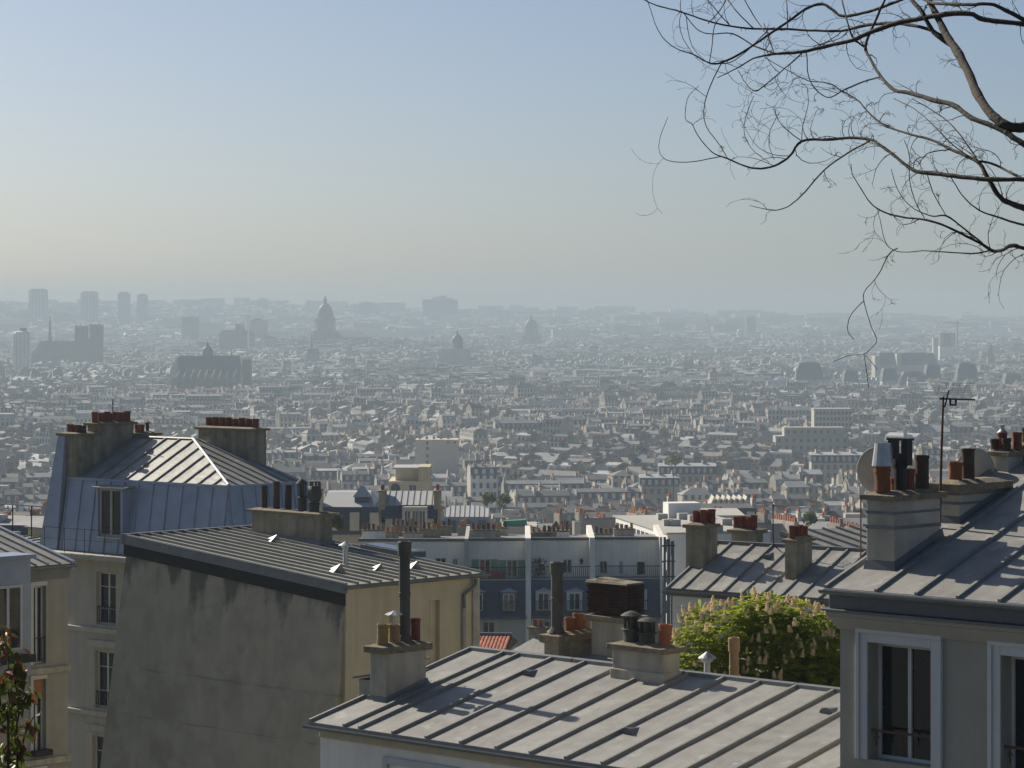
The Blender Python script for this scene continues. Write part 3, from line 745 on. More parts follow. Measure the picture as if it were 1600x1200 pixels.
# ================================================================== house with the big grey gable wall
def gable_house():
    fr, ze = house_frame(541, 915, 88, -44)
    t = thing('gable_house', fr, 'house with huge blank grey gable wall and narrow-ribbed low roof', 'house')
    tp = fr.on_y(195, 838, 0)
    L = -tp.x; rise = tp.z - ze
    pit = math.atan2(rise, L); vx = Vector((-math.cos(pit), 0, math.sin(pit))); sl = L / math.cos(pit)
    D = fr.on_x(752, 897, 0).y
    n = 12
    us = [D * i / n for i in range(n + 1)]
    zinc_roof(t, (0, 0, ze), Yv, vx, us, lambda u: 0, lambda u: sl, sheet=ZINC_W, bw=.07, bh=.085, seed=9, wav=.003, joints=(.33, .66))
    nrm = Vector((math.sin(pit), 0, math.cos(pit)))
    on = lambda px, py: fr.on(px, py, (0, 0, ze), nrm)
    zt_ = ze + rise
    # rake flashing, tarred board, top and eave flashings, gutter
    def rake(y0, y1, a, b, m, name, x_in=0.0):
        mb = MB()
        mb.hull8([(-L, y0, zt_ + a), (x_in, y0, ze + a), (x_in, y1, ze + a), (-L, y1, zt_ + a)], [(-L, y0, zt_ + b), (x_in, y0, ze + b), (x_in, y1, ze + b), (-L, y1, zt_ + b)])
        return mb.build(name, m, t)
    rake(-.10, .03, -.24, .07, GUTTER, 'rake_flashing', .03)
    rake(-.05, .20, -.62, -.245, TAR, 'tarred_board', -.05)
    mb = MB(); mb.box(-L - .06, -L + .1, -.1, D, zt_ - .25, zt_ + .09); mb.build('top_flashing', GUTTER, t)
    mb = MB(); mb.box(-.03, .04, -.1, D + .15, ze - .12, ze + .003); mb.build('eave_flashing', GUTTER, t)
    gutter(t, (.04, -.12, ze - .03), (.04, D + .25, ze - .03), (1, 0, 0), .085)
    # gable wall, battered outwards towards its foot
    xl, xr = -L + .05, -.10
    H = 9.0
    b0 = [(xl - .85, -.75, ze - H), (xr - .25, -.75, ze - H), (xr - .25, .4, ze - H), (xl - .85, .4, ze - H)]
    wl = MB()
    wl.hull8(b0, [(xl, .02, zt_ - .60), (xr, .02, ze - .60), (xr, .4, ze - .60), (xl, .4, zt_ - .60)])
    wl.hull8([(p[0], p[1], 0) for p in b0], [(p[0], p[1], p[2] - .001) for p in b0])
    mg = gable_mat(rise / L, ze - .6)
    wl.build('gable_wall', mg, t)
    # cream side wall with two shuttered recesses
    zw = ze - .13
    def yz(px, py): return fr.on_x(px, py, -.09)
    w1 = (yz(592, 960).y, yz(616, 955).y, yz(592, 1075).z, yz(592, 957).z)
    w2 = (yz(667, 940).y, yz(687, 938).y, yz(667, 1040).z, yz(670, 939).z)
    mb = MB(); wall_open(mb, .405, D - .05, 0, zw, [w1, w2], -.55, -.09, 'y'); mb.build('side_wall', REND_C, t)
    mb = MB(); mb.hull8([(-.55, -.02, 0), (.12, -.35, 0), (.12, .4, 0), (-.55, .4, 0)], [(-.55, .03, zw), (-.03, .03, zw), (-.03, .40, zw), (-.55, .40, zw)]); mb.build('corner_pier', REND_C, t, bevel=.02)
    mb = MB(); mb.box(-.55, -.02, D - .35, D - .048, 0, zw - .01); mb.build('end_pier', CHIM_L, t)
    for q in (w1, w2):
        mb = MB(); mb.box(-.30, -.26, q[0], q[1], q[2], q[3]); s = mb.build('shutter', REND_C, t)
        k = 0
        mb = MB(); mb.box(-.259, -.25, q[0] + (q[1] - q[0]) * .48, q[0] + (q[1] - q[0]) * .52, q[2], q[3]); mb.build('shutter_rail', TRIM_G, s)
        mb = MB(); mb.box(-.13, -.03, q[0] - .1, q[1] + .1, q[2] - .1, q[2] - .002); mb.build('window_sill', REND_C, t)
    mb = MB(); mb.box(xl, -.6, D - .4, D - .05, 0, ze - .2); mb.box(xl - .3, xl, .41, D - .05, 0, zt_ - .3); mb.build('back_wall', CHIM, t)
    # down pipe with swan neck
    y = yz(722, 930).y
    z0 = ze - .2
    mb = MB(); mb.tube([(.12, y + .42, z0 + .05), (.11, y + .40, z0 - .15), (.03, y + .12, z0 - .35), (.0, y, z0 - .45), (.0, y, z0 - .85)], .055, 8); mb.build('swan_neck', GUTTER, t, smooth=True)
    mb = MB(); mb.tube([(.0, y, z0 - .851), (.0, y, .2)], .06, 8)
    for zz in (z0 - 1.0, z0 - 2.6): mb.tube([(.0, y, zz), (.0, y, zz - .08)], .075, 8)
    mb.build('down_pipe', REND_P, t, smooth=True)
    # broad chimney with flues
    a = on(393, 834); b = on(499, 851)
    y0 = (a.y + b.y) / 2
    a = fr.on_y(392, 834, y0); b = fr.on_y(499, 851, y0)
    zt = fr.on_y(450, 804, y0).z
    Ls = b.x - a.x
    s = chimney(t, a.x, b.x, y0, y0 + .62, min(a.z, b.z) - .6, zt, m=CHIM, over=.12, ct=.10, taper=.03, pots=[
        (.10, .5, .11, .85, 'clay', SOOT), (.28, .5, .12, .86, 'clay', SOOT), (.45, .5, .12, .86, 'clay', SOOT),
        (.66, .5, .15, 1.0, 'cowl', PIPE), (.83, .5, .22, 1.02, 'jar', PIPE)])
    mb = MB(); mb.hull8([(a.x - .05, y0 - .08, a.z - .25), (b.x + .08, y0 - .08, b.z - .15), (b.x + .08, y0 + .7, b.z - .15), (a.x - .05, y0 + .7, a.z - .25)],
                        [(a.x - .03, y0 - .02, a.z + .10), (b.x + .03, y0 - .02, b.z + .12), (b.x + .03, y0 + .66, b.z + .12), (a.x - .03, y0 + .66, a.z + .10)]); mb.build('lead_skirt', GUTTER, s)
    p = on(540, 884); q = fr.on_y(540, 845, p.y)
    pot(t, p.x, p.y, p.z - .02, .17, q.z - p.z, 'mush', ALU, 'mushroom_vent')
    for px, py, k in ((431, 847, 1), (530, 895, 1.1), (593, 892, .9), (650, 889, 1)):
        p = on(px, py)
        mb = MB(); e = .24 * k
        mb.add([p + Vector((0, -e, .02)), p + Vector((0, e, .02)), p + Vector((-e * 2.2, 0, .06)), p + Vector((.06, 0, .26 * k))], [(0, 1, 3), (1, 2, 3), (2, 0, 3), (0, 2, 1)])
        mb.build('roof_vent', ZINC, t)
    # raised skylight
    a = on(563, 858); b = on(622, 874)
    mb = MB(); y0 = a.y; x0, x1 = a.x, b.x
    za = a.z; zb = b.z
    mb.hull8([(x0, y0, za), (x1, y0, zb), (x1, y0 + .9, zb), (x0, y0 + .9, za)], [(x0, y0, za + .16), (x1, y0, zb + .2), (x1, y0 + .9, zb + .2), (x0, y0 + .9, za + .16)])
    sk = mb.build('skylight', ZINC_D, t)
    mb = MB(); mb.hull8([(x0 + .1, y0 + .12, za + .161), (x1 - .1, y0 + .12, zb + .2), (x1 - .1, y0 + .8, zb + .2), (x0 + .1, y0 + .8, za + .161)],
                        [(x0 + .1, y0 + .12, za + .18), (x1 - .1, y0 + .12, zb + .22), (x1 - .1, y0 + .8, zb + .22), (x0 + .1, y0 + .8, za + .18)]); mb.build('pane', GLASS_F, sk)

def gable_mat(slope, zc):
    m = REND_G.copy(); m.name = 'gable_render'
    N, L = m.node_tree.nodes, m.node_tree.links
    b = N['Principled BSDF']; src = b.inputs['Base Color'].links[0].from_socket
    tc = N.new('ShaderNodeTexCoord'); sp = N.new('ShaderNodeSeparateXYZ'); L.new(tc.outputs['Object'], sp.inputs[0])
    def mth(op, a, c):
        r = N.new('ShaderNodeMath'); r.operation = op
        for i, v in enumerate((a, c)):
            if isinstance(v, (int, float)): r.inputs[i].default_value = v
            else: L.new(v, r.inputs[i])
        return r.outputs[0]
    # depth below the sloping roof line
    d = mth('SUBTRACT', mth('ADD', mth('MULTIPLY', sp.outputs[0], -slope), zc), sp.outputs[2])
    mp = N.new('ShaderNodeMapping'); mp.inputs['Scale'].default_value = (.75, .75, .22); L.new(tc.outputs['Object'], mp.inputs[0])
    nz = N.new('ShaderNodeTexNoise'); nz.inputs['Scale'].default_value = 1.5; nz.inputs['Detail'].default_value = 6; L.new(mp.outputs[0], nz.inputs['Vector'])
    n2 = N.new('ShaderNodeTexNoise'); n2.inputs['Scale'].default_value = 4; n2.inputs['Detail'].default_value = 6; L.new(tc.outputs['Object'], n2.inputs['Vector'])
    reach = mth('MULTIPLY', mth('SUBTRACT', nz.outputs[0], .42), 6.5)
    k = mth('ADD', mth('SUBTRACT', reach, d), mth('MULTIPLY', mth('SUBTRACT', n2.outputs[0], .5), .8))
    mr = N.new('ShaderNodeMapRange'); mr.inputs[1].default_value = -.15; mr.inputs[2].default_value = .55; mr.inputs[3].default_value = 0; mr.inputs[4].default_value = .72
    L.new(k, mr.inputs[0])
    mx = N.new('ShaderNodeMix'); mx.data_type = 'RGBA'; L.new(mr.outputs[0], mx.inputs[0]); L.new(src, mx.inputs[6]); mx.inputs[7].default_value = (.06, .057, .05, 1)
    # paler repair patches
    n3 = N.new('ShaderNodeTexNoise'); n3.inputs['Scale'].default_value = .33; n3.inputs['Detail'].default_value = 3; L.new(tc.outputs['Object'], n3.inputs['Vector'])
    mr2 = N.new('ShaderNodeMapRange'); mr2.inputs[1].default_value = .52; mr2.inputs[2].default_value = .60; mr2.inputs[3].default_value = 0; mr2.inputs[4].default_value = .38
    L.new(n3.outputs[0], mr2.inputs[0])
    mx2 = N.new('ShaderNodeMix'); mx2.data_type = 'RGBA'; L.new(mr2.outputs[0], mx2.inputs[0]); L.new(mx.outputs[2], mx2.inputs[6]); mx2.inputs[7].default_value = (.44, .395, .295, 1)
    out = mx2.outputs[2]
    for zc_, wd in ((zc - 2.75, .03), (zc - 4.3, .02)):      # old day-joints in the render
        n4 = N.new('ShaderNodeTexNoise'); n4.inputs['Scale'].default_value = 1.1; n4.inputs['Detail'].default_value = 8; L.new(tc.outputs['Object'], n4.inputs['Vector'])
        n5 = N.new('ShaderNodeTexNoise'); n5.inputs['Scale'].default_value = .8; n5.inputs['Detail'].default_value = 4; L.new(mp.outputs[0], n5.inputs['Vector'])
        dz = mth('ABSOLUTE', mth('ADD', mth('SUBTRACT', sp.outputs[2], zc_), mth('MULTIPLY', mth('SUBTRACT', n4.outputs[0], .5), .20)), 0)
        r4 = N.new('ShaderNodeMapRange'); r4.inputs[1].default_value = 0; r4.inputs[2].default_value = wd * 2; r4.inputs[3].default_value = .5; r4.inputs[4].default_value = 0
        L.new(dz, r4.inputs[0])
        r5 = N.new('ShaderNodeMapRange'); r5.inputs[1].default_value = .42; r5.inputs[2].default_value = .62; L.new(n5.outputs[0], r5.inputs[0])
        m4 = N.new('ShaderNodeMix'); m4.data_type = 'RGBA'; L.new(mth('MULTIPLY', r4.outputs[0], r5.outputs[0]), m4.inputs[0]); L.new(out, m4.inputs[6]); m4.inputs[7].default_value = (.10, .095, .08, 1)
        out = m4.outputs[2]
    L.new(out, b.inputs['Base Color'])
    return m
gable_house()

# ================================================================== mansard house, far left
def mansard_house():
    fr, zb = house_frame(108, 746, 112, -40)
    t = thing('mansard_house', fr, 'tall house with steep blue-grey zinc mansard, hipped top and red chimney pots', 'house')
    W = fr.on_y(357, 757, 0).x; D = 4.1
    lean = .42; H = 2.78
    zf = zb - H
    # upper roof: front slope and right hip
    rl = fr.on_y(212, 684, 2.9); rr = fr.on_y(302, 687, 2.9)
    zr = rr.z; yr = 2.9; xr = rr.x
    vx = Vector((0, yr, zr - zb)); sl = vx.length
    st = W / 11
    us = [st * i for i in range(12)]
    v1 = lambda u: sl if u <= xr else max(0, sl * (W - u) / (W - xr))
    zinc_roof(t, (0, 0, zb), X, vx, us, lambda u: 0, v1, bw=.07, bh=.06, joints=(.5,), seed=11)
    vx2 = Vector((xr - W, 0, zr - zb)); sl2 = vx2.length
    n = 8; us2 = [D * i / n for i in range(n + 1)]
    v2 = lambda u: sl2 * u / yr if u < yr else sl2 * min(1, max(0, (D - u) / (D - yr) * 1.6))
    zinc_roof(t, (W, 0, zb), Yv, vx2, us2, lambda u: 0, v2, bw=.07, bh=.06, seed=12)
    mb = MB(); mb.add([(0, yr, zr - .03), (xr, yr, zr - .03), (W, D, zb), (0, D, zb)], [(0, 1, 2, 3)]); mb.build('back_slope', ZINC, t)
    mb = MB(); mb.tube([(xr, yr, zr + .03), (W, 0, zb + .04)], .06, 6); mb.build('hip_capping', TRIM, t)
    mb = MB(); mb.tube([(.5, yr, zr + .02), (xr, yr, zr + .02)], .06, 6); mb.build('ridge_capping', GUTTER, t)
    # steep lower slopes: front and right
    vf = Vector((0, lean, H)); sf = vf.length
    dx0 = fr.on_y(160, 770, -.2).x; dx1 = fr.on_y(202, 770, -.2).x
    uf = sorted([-lean] + [i * W / 11 for i in range(12)] + [W + lean])
    zinc_roof(t, (0, -lean, zf), X, vf, uf, lambda u: 0 if 0 <= u <= W else 0, lambda u: sf if 0 <= u <= W else .02, sheet=ZINC_B, batten=ZINC_B, bw=.05, bh=.045, joints=(.9,), seed=13, name='mansard_panel')
    vr = Vector((-lean, 0, H))
    zinc_roof(t, (W + lean, 0, zf), Yv, vr, [D * i / 6 for i in range(7)], lambda u: 0, lambda u: vr.length, sheet=ZINC_B, batten=ZINC_B, bw=.05, bh=.045, seed=14, name='mansard_panel')
    mb = MB(); mb.hull8([(W, -lean, zf), (W + lean, -lean, zf), (W + lean, .05, zf), (W, .05, zf)], [(W - .02, 0, zb), (W + .02, 0, zb), (W + .02, .05, zb), (W - .02, .05, zb)]); mb.build('mansard_corner', ZINC_B, t)
    mb = MB(); mb.box(-.05, W + .05, -.06, .03, zb - .06, zb + .03); mb.box(W + -.03, W + .06, .031, D, zb - .06, zb + .03); mb.build('break_flashing', ZINC_B, t)
    # dormer window
    z0 = fr.on_y(180, 838, -.25).z; z1 = fr.on_y(180, 763, -.25).z
    mb = MB(); mb.box(dx0, dx0 + .12, -lean - .12, .1, z0 - .05, z1); mb.box(dx1 - .12, dx1, -lean - .12, .1, z0 - .05, z1); mb.build('dormer_cheek', ZINC_B, t)
    mb = MB(); mb.hull8([(dx0 - .15, -lean - .25, z1), (dx1 + .15, -lean - .25, z1), (dx1 + .15, .15, z1 + .08), (dx0 - .15, .15, z1 + .08)], [(dx0 - .15, -lean - .25, z1 + .05), (dx1 + .15, -lean - .25, z1 + .05), (dx1 + .15, .15, z1 + .13), (dx0 - .15, .15, z1 + .13)]); mb.build('dormer_roof', ZINC, t)
    fin_window(t, dx0 + .12, dx1 - .12, z0, z1, -lean - .02, frame=TRIM_G, leaves=2, fw=.09, depth=.08)
    # balcony ledge and thin railing
    mb = MB(); mb.box(-lean - .2, W + lean + .1, -lean - .75, .2, zf - .22, zf - .02); mb.build('ledge', REND_P, t, bevel=.03)
    mb = MB()
    for k in range(8):
        u = -.2 + k * 1.15; mb.tube([(u, -lean - .65, zf - .02), (u, -lean - .65, zf + .92)], .012, 4)
    mb.tube([(-.3, -lean - .65, zf + .92), (8, -lean - .65, zf + .92)], .014, 4); mb.tube([(-.3, -lean - .65, zf + .5), (8, -lean - .65, zf + .5)], .009, 4)
    mb.build('railing', IRON, t)
    # walls with windows
    yw = -.15
    ops = []
    for (pa, pb, qa, qb) in ((150, 188, 975, 893), (148, 186, 1105, 1016), (144, 182, 1235, 1148)):
        a = fr.on_y(pa, qa, yw); b = fr.on_y(pb, qb, yw)
        ops.append((a.x, a.x + 1.12, a.z, fr.on_y(pa, qb, yw).z))
    more = [(a + k * 2.6, b + k * 2.6, z0_, z1_) for a, b, z0_, z1_ in ops for k in (1, 2)]
    xa = fr.on_y(106, 900, yw).x
    mb = MB(); wall_open(mb, xa, W + .2, 0, zf - .22, ops + more, yw, yw + .4); mb.build('front_wall', REND_P, t)
    mb = MB(); mb.box(W - .1, W + .199, yw + .401, D, 0, zf - .22); mb.box(xa, xa + .3, yw + .401, D, 0, zf - .22); mb.box(xa + .3, W - .1, D - .3, D, 0, zf - .22); mb.build('side_wall', REND_P, t)
    for i, (a, b, z0_, z1_) in enumerate(ops + more):
        fin_window(t, a, b, z0_, z1_, yw + .18, leaves=2, bars=(.3, .72), fw=.07, rail=(.12, .62) if i != 0 else (.1, .7))
        if i in (1, 2):
            mb = MB(); mb.box(a - .3, b + .25, yw - .14, yw - .001, z1_ + .14, z1_ + .42); mb.build('window_hood', REND_P, t, bevel=.04)
    for z in (ops[0][2] - .16, ops[1][2] - .16, ops[2][2] - .2):
        mb = MB(); mb.box(xa - .05, W + .2, yw - .16, yw - .001, z - .16, z + .04); mb.build('string_course', REND_P, t, bevel=.03)
    # chimney walls at the left end
    c = fr.on_y(110, 684, .1)
    zc1 = fr.on_y(110, 681, .1).z
    xl = fr.on_y(97, 684, .1).x
    s = chimney(t, xl, xl + .95, .0, 1.1, zf + .3, zc1, m=CHIM, over=.12, ct=.1, pots=[(.22, .3, .13, .30, 'clay', CLAY_R), (.45, .3, .13, .30, 'clay', CLAY_R), (.68, .3, .13, .30, 'clay', CLAY_R), (.92, .4, .11, .28, 'clay', SOOT)])
    mb = MB(); mb.hull8([(xl - .75, -lean - .02, zf), (xl + .3, -lean - .02, zf), (xl + .3, .6, zf), (xl - .75, .6, zf)], [(xl - .03, -.08, zc1 - .01), (xl + .36, -.08, zc1 - .01), (xl + .36, .6, zc1 - .01), (xl - .03, .6, zc1 - .01)]); mb.build('zinc_cladding', ZINC_B, s)
    zc2 = fr.on_y(140, 664, 1.4).z
    pts_ = [(.5, .06 + .082 * k, .125, .36, 'clay', CLAY_R) for k in range(12) if k not in (1, 6)]
    y2 = fr.on_x(209, 664, xl + .95).y; y3 = fr.on_x(246, 674, xl + 1.2).y
    s = chimney(t, xl + .35, xl + .95, 1.101, y2, zf + 1, zc2, m=CHIM, over=.12, ct=.1, pots=pts_)
    mb = MB(); mb.tube([(xl + .6, 2.2, zc2), (xl + .6, 2.2, zc2 + 1.0)], .02, 5); mb.build('aerial', IRON, s)
    s = chimney(t, xl + .5, xl + 1.2, y2 + .25, y3, zf + 1, zc2 - .45, m=CHIM, over=.14, ct=.1, pots=[(.5, .1, .14, .32, 'clay', CLAY), (.5, .28, .14, .32, 'clay', CLAY_R), (.5, .72, .13, .42, 'mush', SOOT)])
    # chimney behind the ridge on the right
    y0 = 3.5
    a = fr.on_y(310, 735, y0); b = fr.on_y(393, 735, y0)
    zc3 = fr.on_y(350, 672, y0).z
    chimney(t, a.x, b.x, y0, y0 + .8, zb - .2, zc3, m=CHIM, over=.12, ct=.09, pots=[(.06 + .125 * k, .5, .135, .34, 'clay', CLAY_R) for k in range(8)])
mansard_house()

# ================================================================== house at the left edge
def edge_house():
    fr, ze = house_frame(37, 886, 98, -44)
    t = thing('edge_house', fr, 'pale house at left edge with tall narrow windows and ribbed zinc roof', 'house')
    D = fr.on_x(112, 873, 0).y
    tp = fr.on_y(3, 828, D)
    top = fr.on(3, 829, (0, D, 0), (0, 1, 0))
    L = -top.x; rise = top.z - ze
    pit = math.atan2(rise, L); vx = Vector((-math.cos(pit), 0, math.sin(pit)))
    us = [-3.0 + (D + 3) * i / 10 for i in range(11)]
    L2 = L + 2.5
    zinc_roof(t, (0, 0, ze), Yv, vx, us, lambda u: 0, lambda u: L2 / math.cos(pit), bw=.07, bh=.07, seed=21)
    mb = MB(); mb.hull8([(0.03, D - .02, ze - .2), (-L2, D - .02, ze + L2 * math.tan(pit) - .2), (-L2, D + .12, ze + L2 * math.tan(pit) - .2), (.03, D + .12, ze - .2)],
                        [(0.03, D - .02, ze + .09), (-L2, D - .02, ze + L2 * math.tan(pit) + .09), (-L2, D + .12, ze + L2 * math.tan(pit) + .09), (.03, D + .12, ze + .09)]); mb.build('verge_flashing', ZINC_B, t)
    mb = MB(); mb.box(-.05, .05, -3.2, D + .1, ze - .14, ze + .003); mb.build('eave_flashing', ZINC_D, t)
    gutter(t, (.05, -3.2, ze - .04), (.05, D + .1, ze - .04), (1, 0, 0), .09)
    mb = MB(); mb.box(-.3, -.1, -3, D, ze - .5, ze - .141); mb.build('cornice', GUTTER, t)
    xw = -.15
    ys = lambda px, py: fr.on_x(px, py, xw)
    a, b = ys(52, 1000).y, ys(72, 1000).y
    ops = []
    for (qt, qb) in ((916, 1038), (1062, 1180), (1205, 1320)):
        p0 = ys(60, qt); p1 = ys(60, qb); ops.append((a, b, p1.z, p0.z))
    ops += [(a - 2.6, b - 2.6, z0, z1) for _, _, z0, z1 in ops]
    mb = MB(); wall_open(mb, -3.1, D - .05, 0, ze - .5, ops, xw - .4, xw, 'y'); mb.build('front_wall', REND_E, t)
    mb = MB(); mb.box(-L2, xw - .401, D - .35, D - .05, 0, ze - .45); mb.box(-L2, xw - .401, -3.1, -2.8, 0, ze - .45); mb.build('side_wall', REND_P, t)
    for i, (u0, u1, z0, z1) in enumerate(ops):
        w = fin_window(t, u0, u1, z0, z1, xw - .2, axis='y', out=1, leaves=2, fw=.07, rail=(.1, .9) if i == 0 else None)
        if i == 1:
            mb = MB(); mb.box(xw - .16, xw - .12, u0 + .08, u0 + .62, z1 - .62, z1 - .03); mb.build('blind', AWN_O, w)
            mb = MB(); mb.box(xw - .02, xw + .3, u0 - .15, u1 + .1, z0 - .02, z0 + .2); mb.build('flower_box', TAR, w, bevel=.05)
        if i < 3:
            mb = MB(); mb.box(xw + .001, xw + .05, u0 - .14, u0 - .02, z0, z1 + .16); mb.box(xw + .001, xw + .05, u0 - .02, u1 + .02, z1 + .02, z1 + .16); mb.build('window_surround', TRIM, t)
    for z in (ops[0][2] - .12, ops[1][2] - .12, ops[2][2] - .12):
        mb = MB(); mb.box(xw + .001, xw + .14, -3.1, D - .02, z - .22, z); mb.build('string_course', CHIM_L, t, bevel=.03)
    # zinc dormer block at the frame's edge
    y1 = ys(36, 900).y
    za = ys(10, 858).z; zb_ = ys(10, 1100).z
    mb = MB(); mb.box(xw + .002, xw + .9, y1 - 3, y1 - .35, ze - 3.6, ze + .35); mb.build('bay', ZINC_B, t)
    mb = MB(); mb.box(xw - .3, xw + 1.05, y1 - 3.1, y1 - .2, ze + .352, ze + .5); mb.build('bay_roof', ZINC_B, t, bevel=.03)
    fin_window(t, y1 - 1.9, y1 - .7, ze - 2.7, ze - .5, xw + .93, axis='y', out=1, leaves=2, fw=.09, depth=.028)
    mb = MB(); mb.box(xw + .9, xw + 1.3, y1 - 2.3, y1 - .4, ze - 3.1, ze - 2.85); mb.build('flower_box', TAR, t, bevel=.03)
edge_house()

# ================================================================== house with the three-chimney roof behind the chestnut
def garden_house():
    fr, ze = house_frame(1043, 919, 66, -36)
    t = thing('garden_house', fr, 'white-walled house behind the flowering tree with grey zinc roof and two stacks', 'house')
    rp = fr.on_x(1121, 848, 0); tr, zr = rp.y, rp.z
    vx = Vector((0, tr, zr - ze)); sl = vx.length
    us = [0.0] + [fr.on_y(px, 925, 0).x for px in (1066, 1101, 1131, 1161, 1191, 1221, 1251, 1281)]
    st = us[-1] - us[-2]
    while us[-1] < 7.2: us.append(us[-1] + st)
    W = us[-1]
    zinc_roof(t, (0, 0, ze), X, vx, us, lambda u: 0, lambda u: sl, bw=.05, bh=.045, joints=(.45, .8), seed=31)
    nrm = X.cross(vx); nrm = nrm if nrm.z > 0 else -nrm
    on = lambda px, py: fr.on(px, py, (0, 0, ze), nrm)
    mb = MB(); mb.hull8([(0, tr, zr - .1), (W, tr, zr - .1), (W, tr * 2, ze - .1), (0, tr * 2, ze - .1)], [(0, tr + .01, zr - .01), (W, tr + .01, zr - .01), (W, tr * 2, ze), (0, tr * 2, ze)]); mb.build('back_slope', ZINC, t)
    mb = MB(); mb.box(0, W, tr - .05, tr + .06, zr - .03, zr + .06); mb.build('ridge_capping', GUTTER, t, bevel=.015)
    mb = MB(); mb.box(-.03, W, -.03, .2, ze - .16, ze + .002); mb.build('eave_fascia', ZINC_D, t)
    gutter(t, (-.03, -.03, ze - .03), (W, -.03, ze - .03), (0, -1, 0), .06)
    mb = MB(); mb.box(.1, W, .12, .5, 0, ze - .161); mb.build('front_wall', TRIM_G, t)
    mb = MB(); mb.box(.1, W, .06, .119, ze - .42, ze - .163); mb.box(.1, .32, .06, .119, 0, ze - .421); mb.build('wall_frame', TRIM, t, bevel=.01)
    mb = MB(); mb.prism([(.1, .501, 0), (.1, tr * 2, 0), (.1, tr * 2, ze - .15), (.1, tr, zr - .13), (.1, .501, ze - .05)], (.3, 0, 0)); mb.build('side_wall', REND_C, t)
    roof_vent(t, on(1198, 873), X, vx.normalized(), 1.0)
    c = on(1099, 888); c0 = fr.on_y(1071, 885, c.y)
    zt = fr.on_y(1099, 826, c.y).z
    chimney(t, c0.x, c.x, c.y, c.y + .62, c.z - .4, zt, m=CHIM, over=.06, ct=.08, pots=[(.30, .35, .09, .28, 'clay', CLAY_R), (.72, .35, .09, .28, 'clay', CLAY_R), (.50, .72, .09, .30, 'clay', CLAY_R), (.9, .72, .09, .30, 'clay', CLAY_R)])
    c = on(1244, 906); c0 = fr.on_y(1226, 900, c.y)
    zt = fr.on_y(1244, 848, c.y).z
    chimney(t, c0.x, c.x, c.y, c.y + .72, c.z - .4, zt, m=CHIM, over=.07, ct=.07, pots=[(.5, .10, .075, .25, 'clay', CLAY_R), (.5, .36, .075, .25, 'clay', CLAY_R), (.5, .62, .075, .25, 'clay', CLAY_R), (.5, .88, .075, .25, 'clay', CLAY_R)])
    y0 = tr + 1.2
    a = fr.on_y(1142, 840, y0); b = fr.on_y(1178, 840, y0); zt = fr.on_y(1160, 834, y0).z
    chimney(t, a.x, b.x - .1, y0, y0 + .6, zr - 1.2, zt, m=CHIM, over=.08, ct=.09, pots=[(.10 + .17 * k, .3 + .04 * (k % 2), .085, .25 + .03 * (k % 3), 'clay', CLAY_R) for k in range(6)])
    b0 = P(1208, 862, 66.5)
    o = thing('roof_antenna', b0, 'thin pole antenna on the zinc roof right above the flowering tree', 'antenna')
    mb = MB(); mb.tube([(.28, 0, -.25), (.18, 0, .0), (.02, 0, .15), (0, 0, .3), (0, 0, 1.1)], .013, 5); mb.build('mast', IRON, o)
    mb = MB(); mb.tube([(-.02, 0, 1.06), (.34, -.05, 1.05)], .01, 5)
    for k in range(6): mb.tube([(.05 + .055 * k, -.12, 1.05), (.05 + .055 * k, .12, 1.05)], .004, 3)
    mb.build('boom', IRON, o)
garden_house()

def ribbed_house():
    fr, ze = house_frame(1357, 872, 80, -44)
    t = thing('ribbed_roof_house', fr, 'house with dark-ribbed sloping zinc roof seen just left of the banded chimney', 'house')
    tp = fr.on_y(1240, 831, 0); L = -tp.x; rise = tp.z - ze
    vx = Vector((-L, 0, rise)); D = 3.2
    q = fr.on_z(1327, 811, tp.z)
    D = max(2.4, q.y)
    us = [-.6 + (D + .6) * i / 9 for i in range(10)]
    zinc_roof(t, (0, 0, ze), Yv, vx, us, lambda u: 0, lambda u: vx.length, bw=.07, bh=.07, seed=33, joints=(.4, .75))
    mb = MB(); mb.tube([(-L, D, tp.z + .03), (0, D, ze + .03)], .07, 6); mb.build('verge_capping', TRIM, t)
    mb = MB(); mb.box(-L, -.1, -.5, D - .05, 0, ze - .1); mb.build('wall', REND_C, t)
    mb = MB(); mb.hull8([(-L, D - .04, ze), (0, D - .04, ze), (.0, D + 4, ze - 1.4), (-L, D + 4, ze - 1.4)], [(-L, D, tp.z), (0, D, ze + .02), (.0, D + 4, ze - 1.2), (-L, D + 4, ze - 1.2)]); mb.build('back_slope', ZINC, t)
ribbed_house()

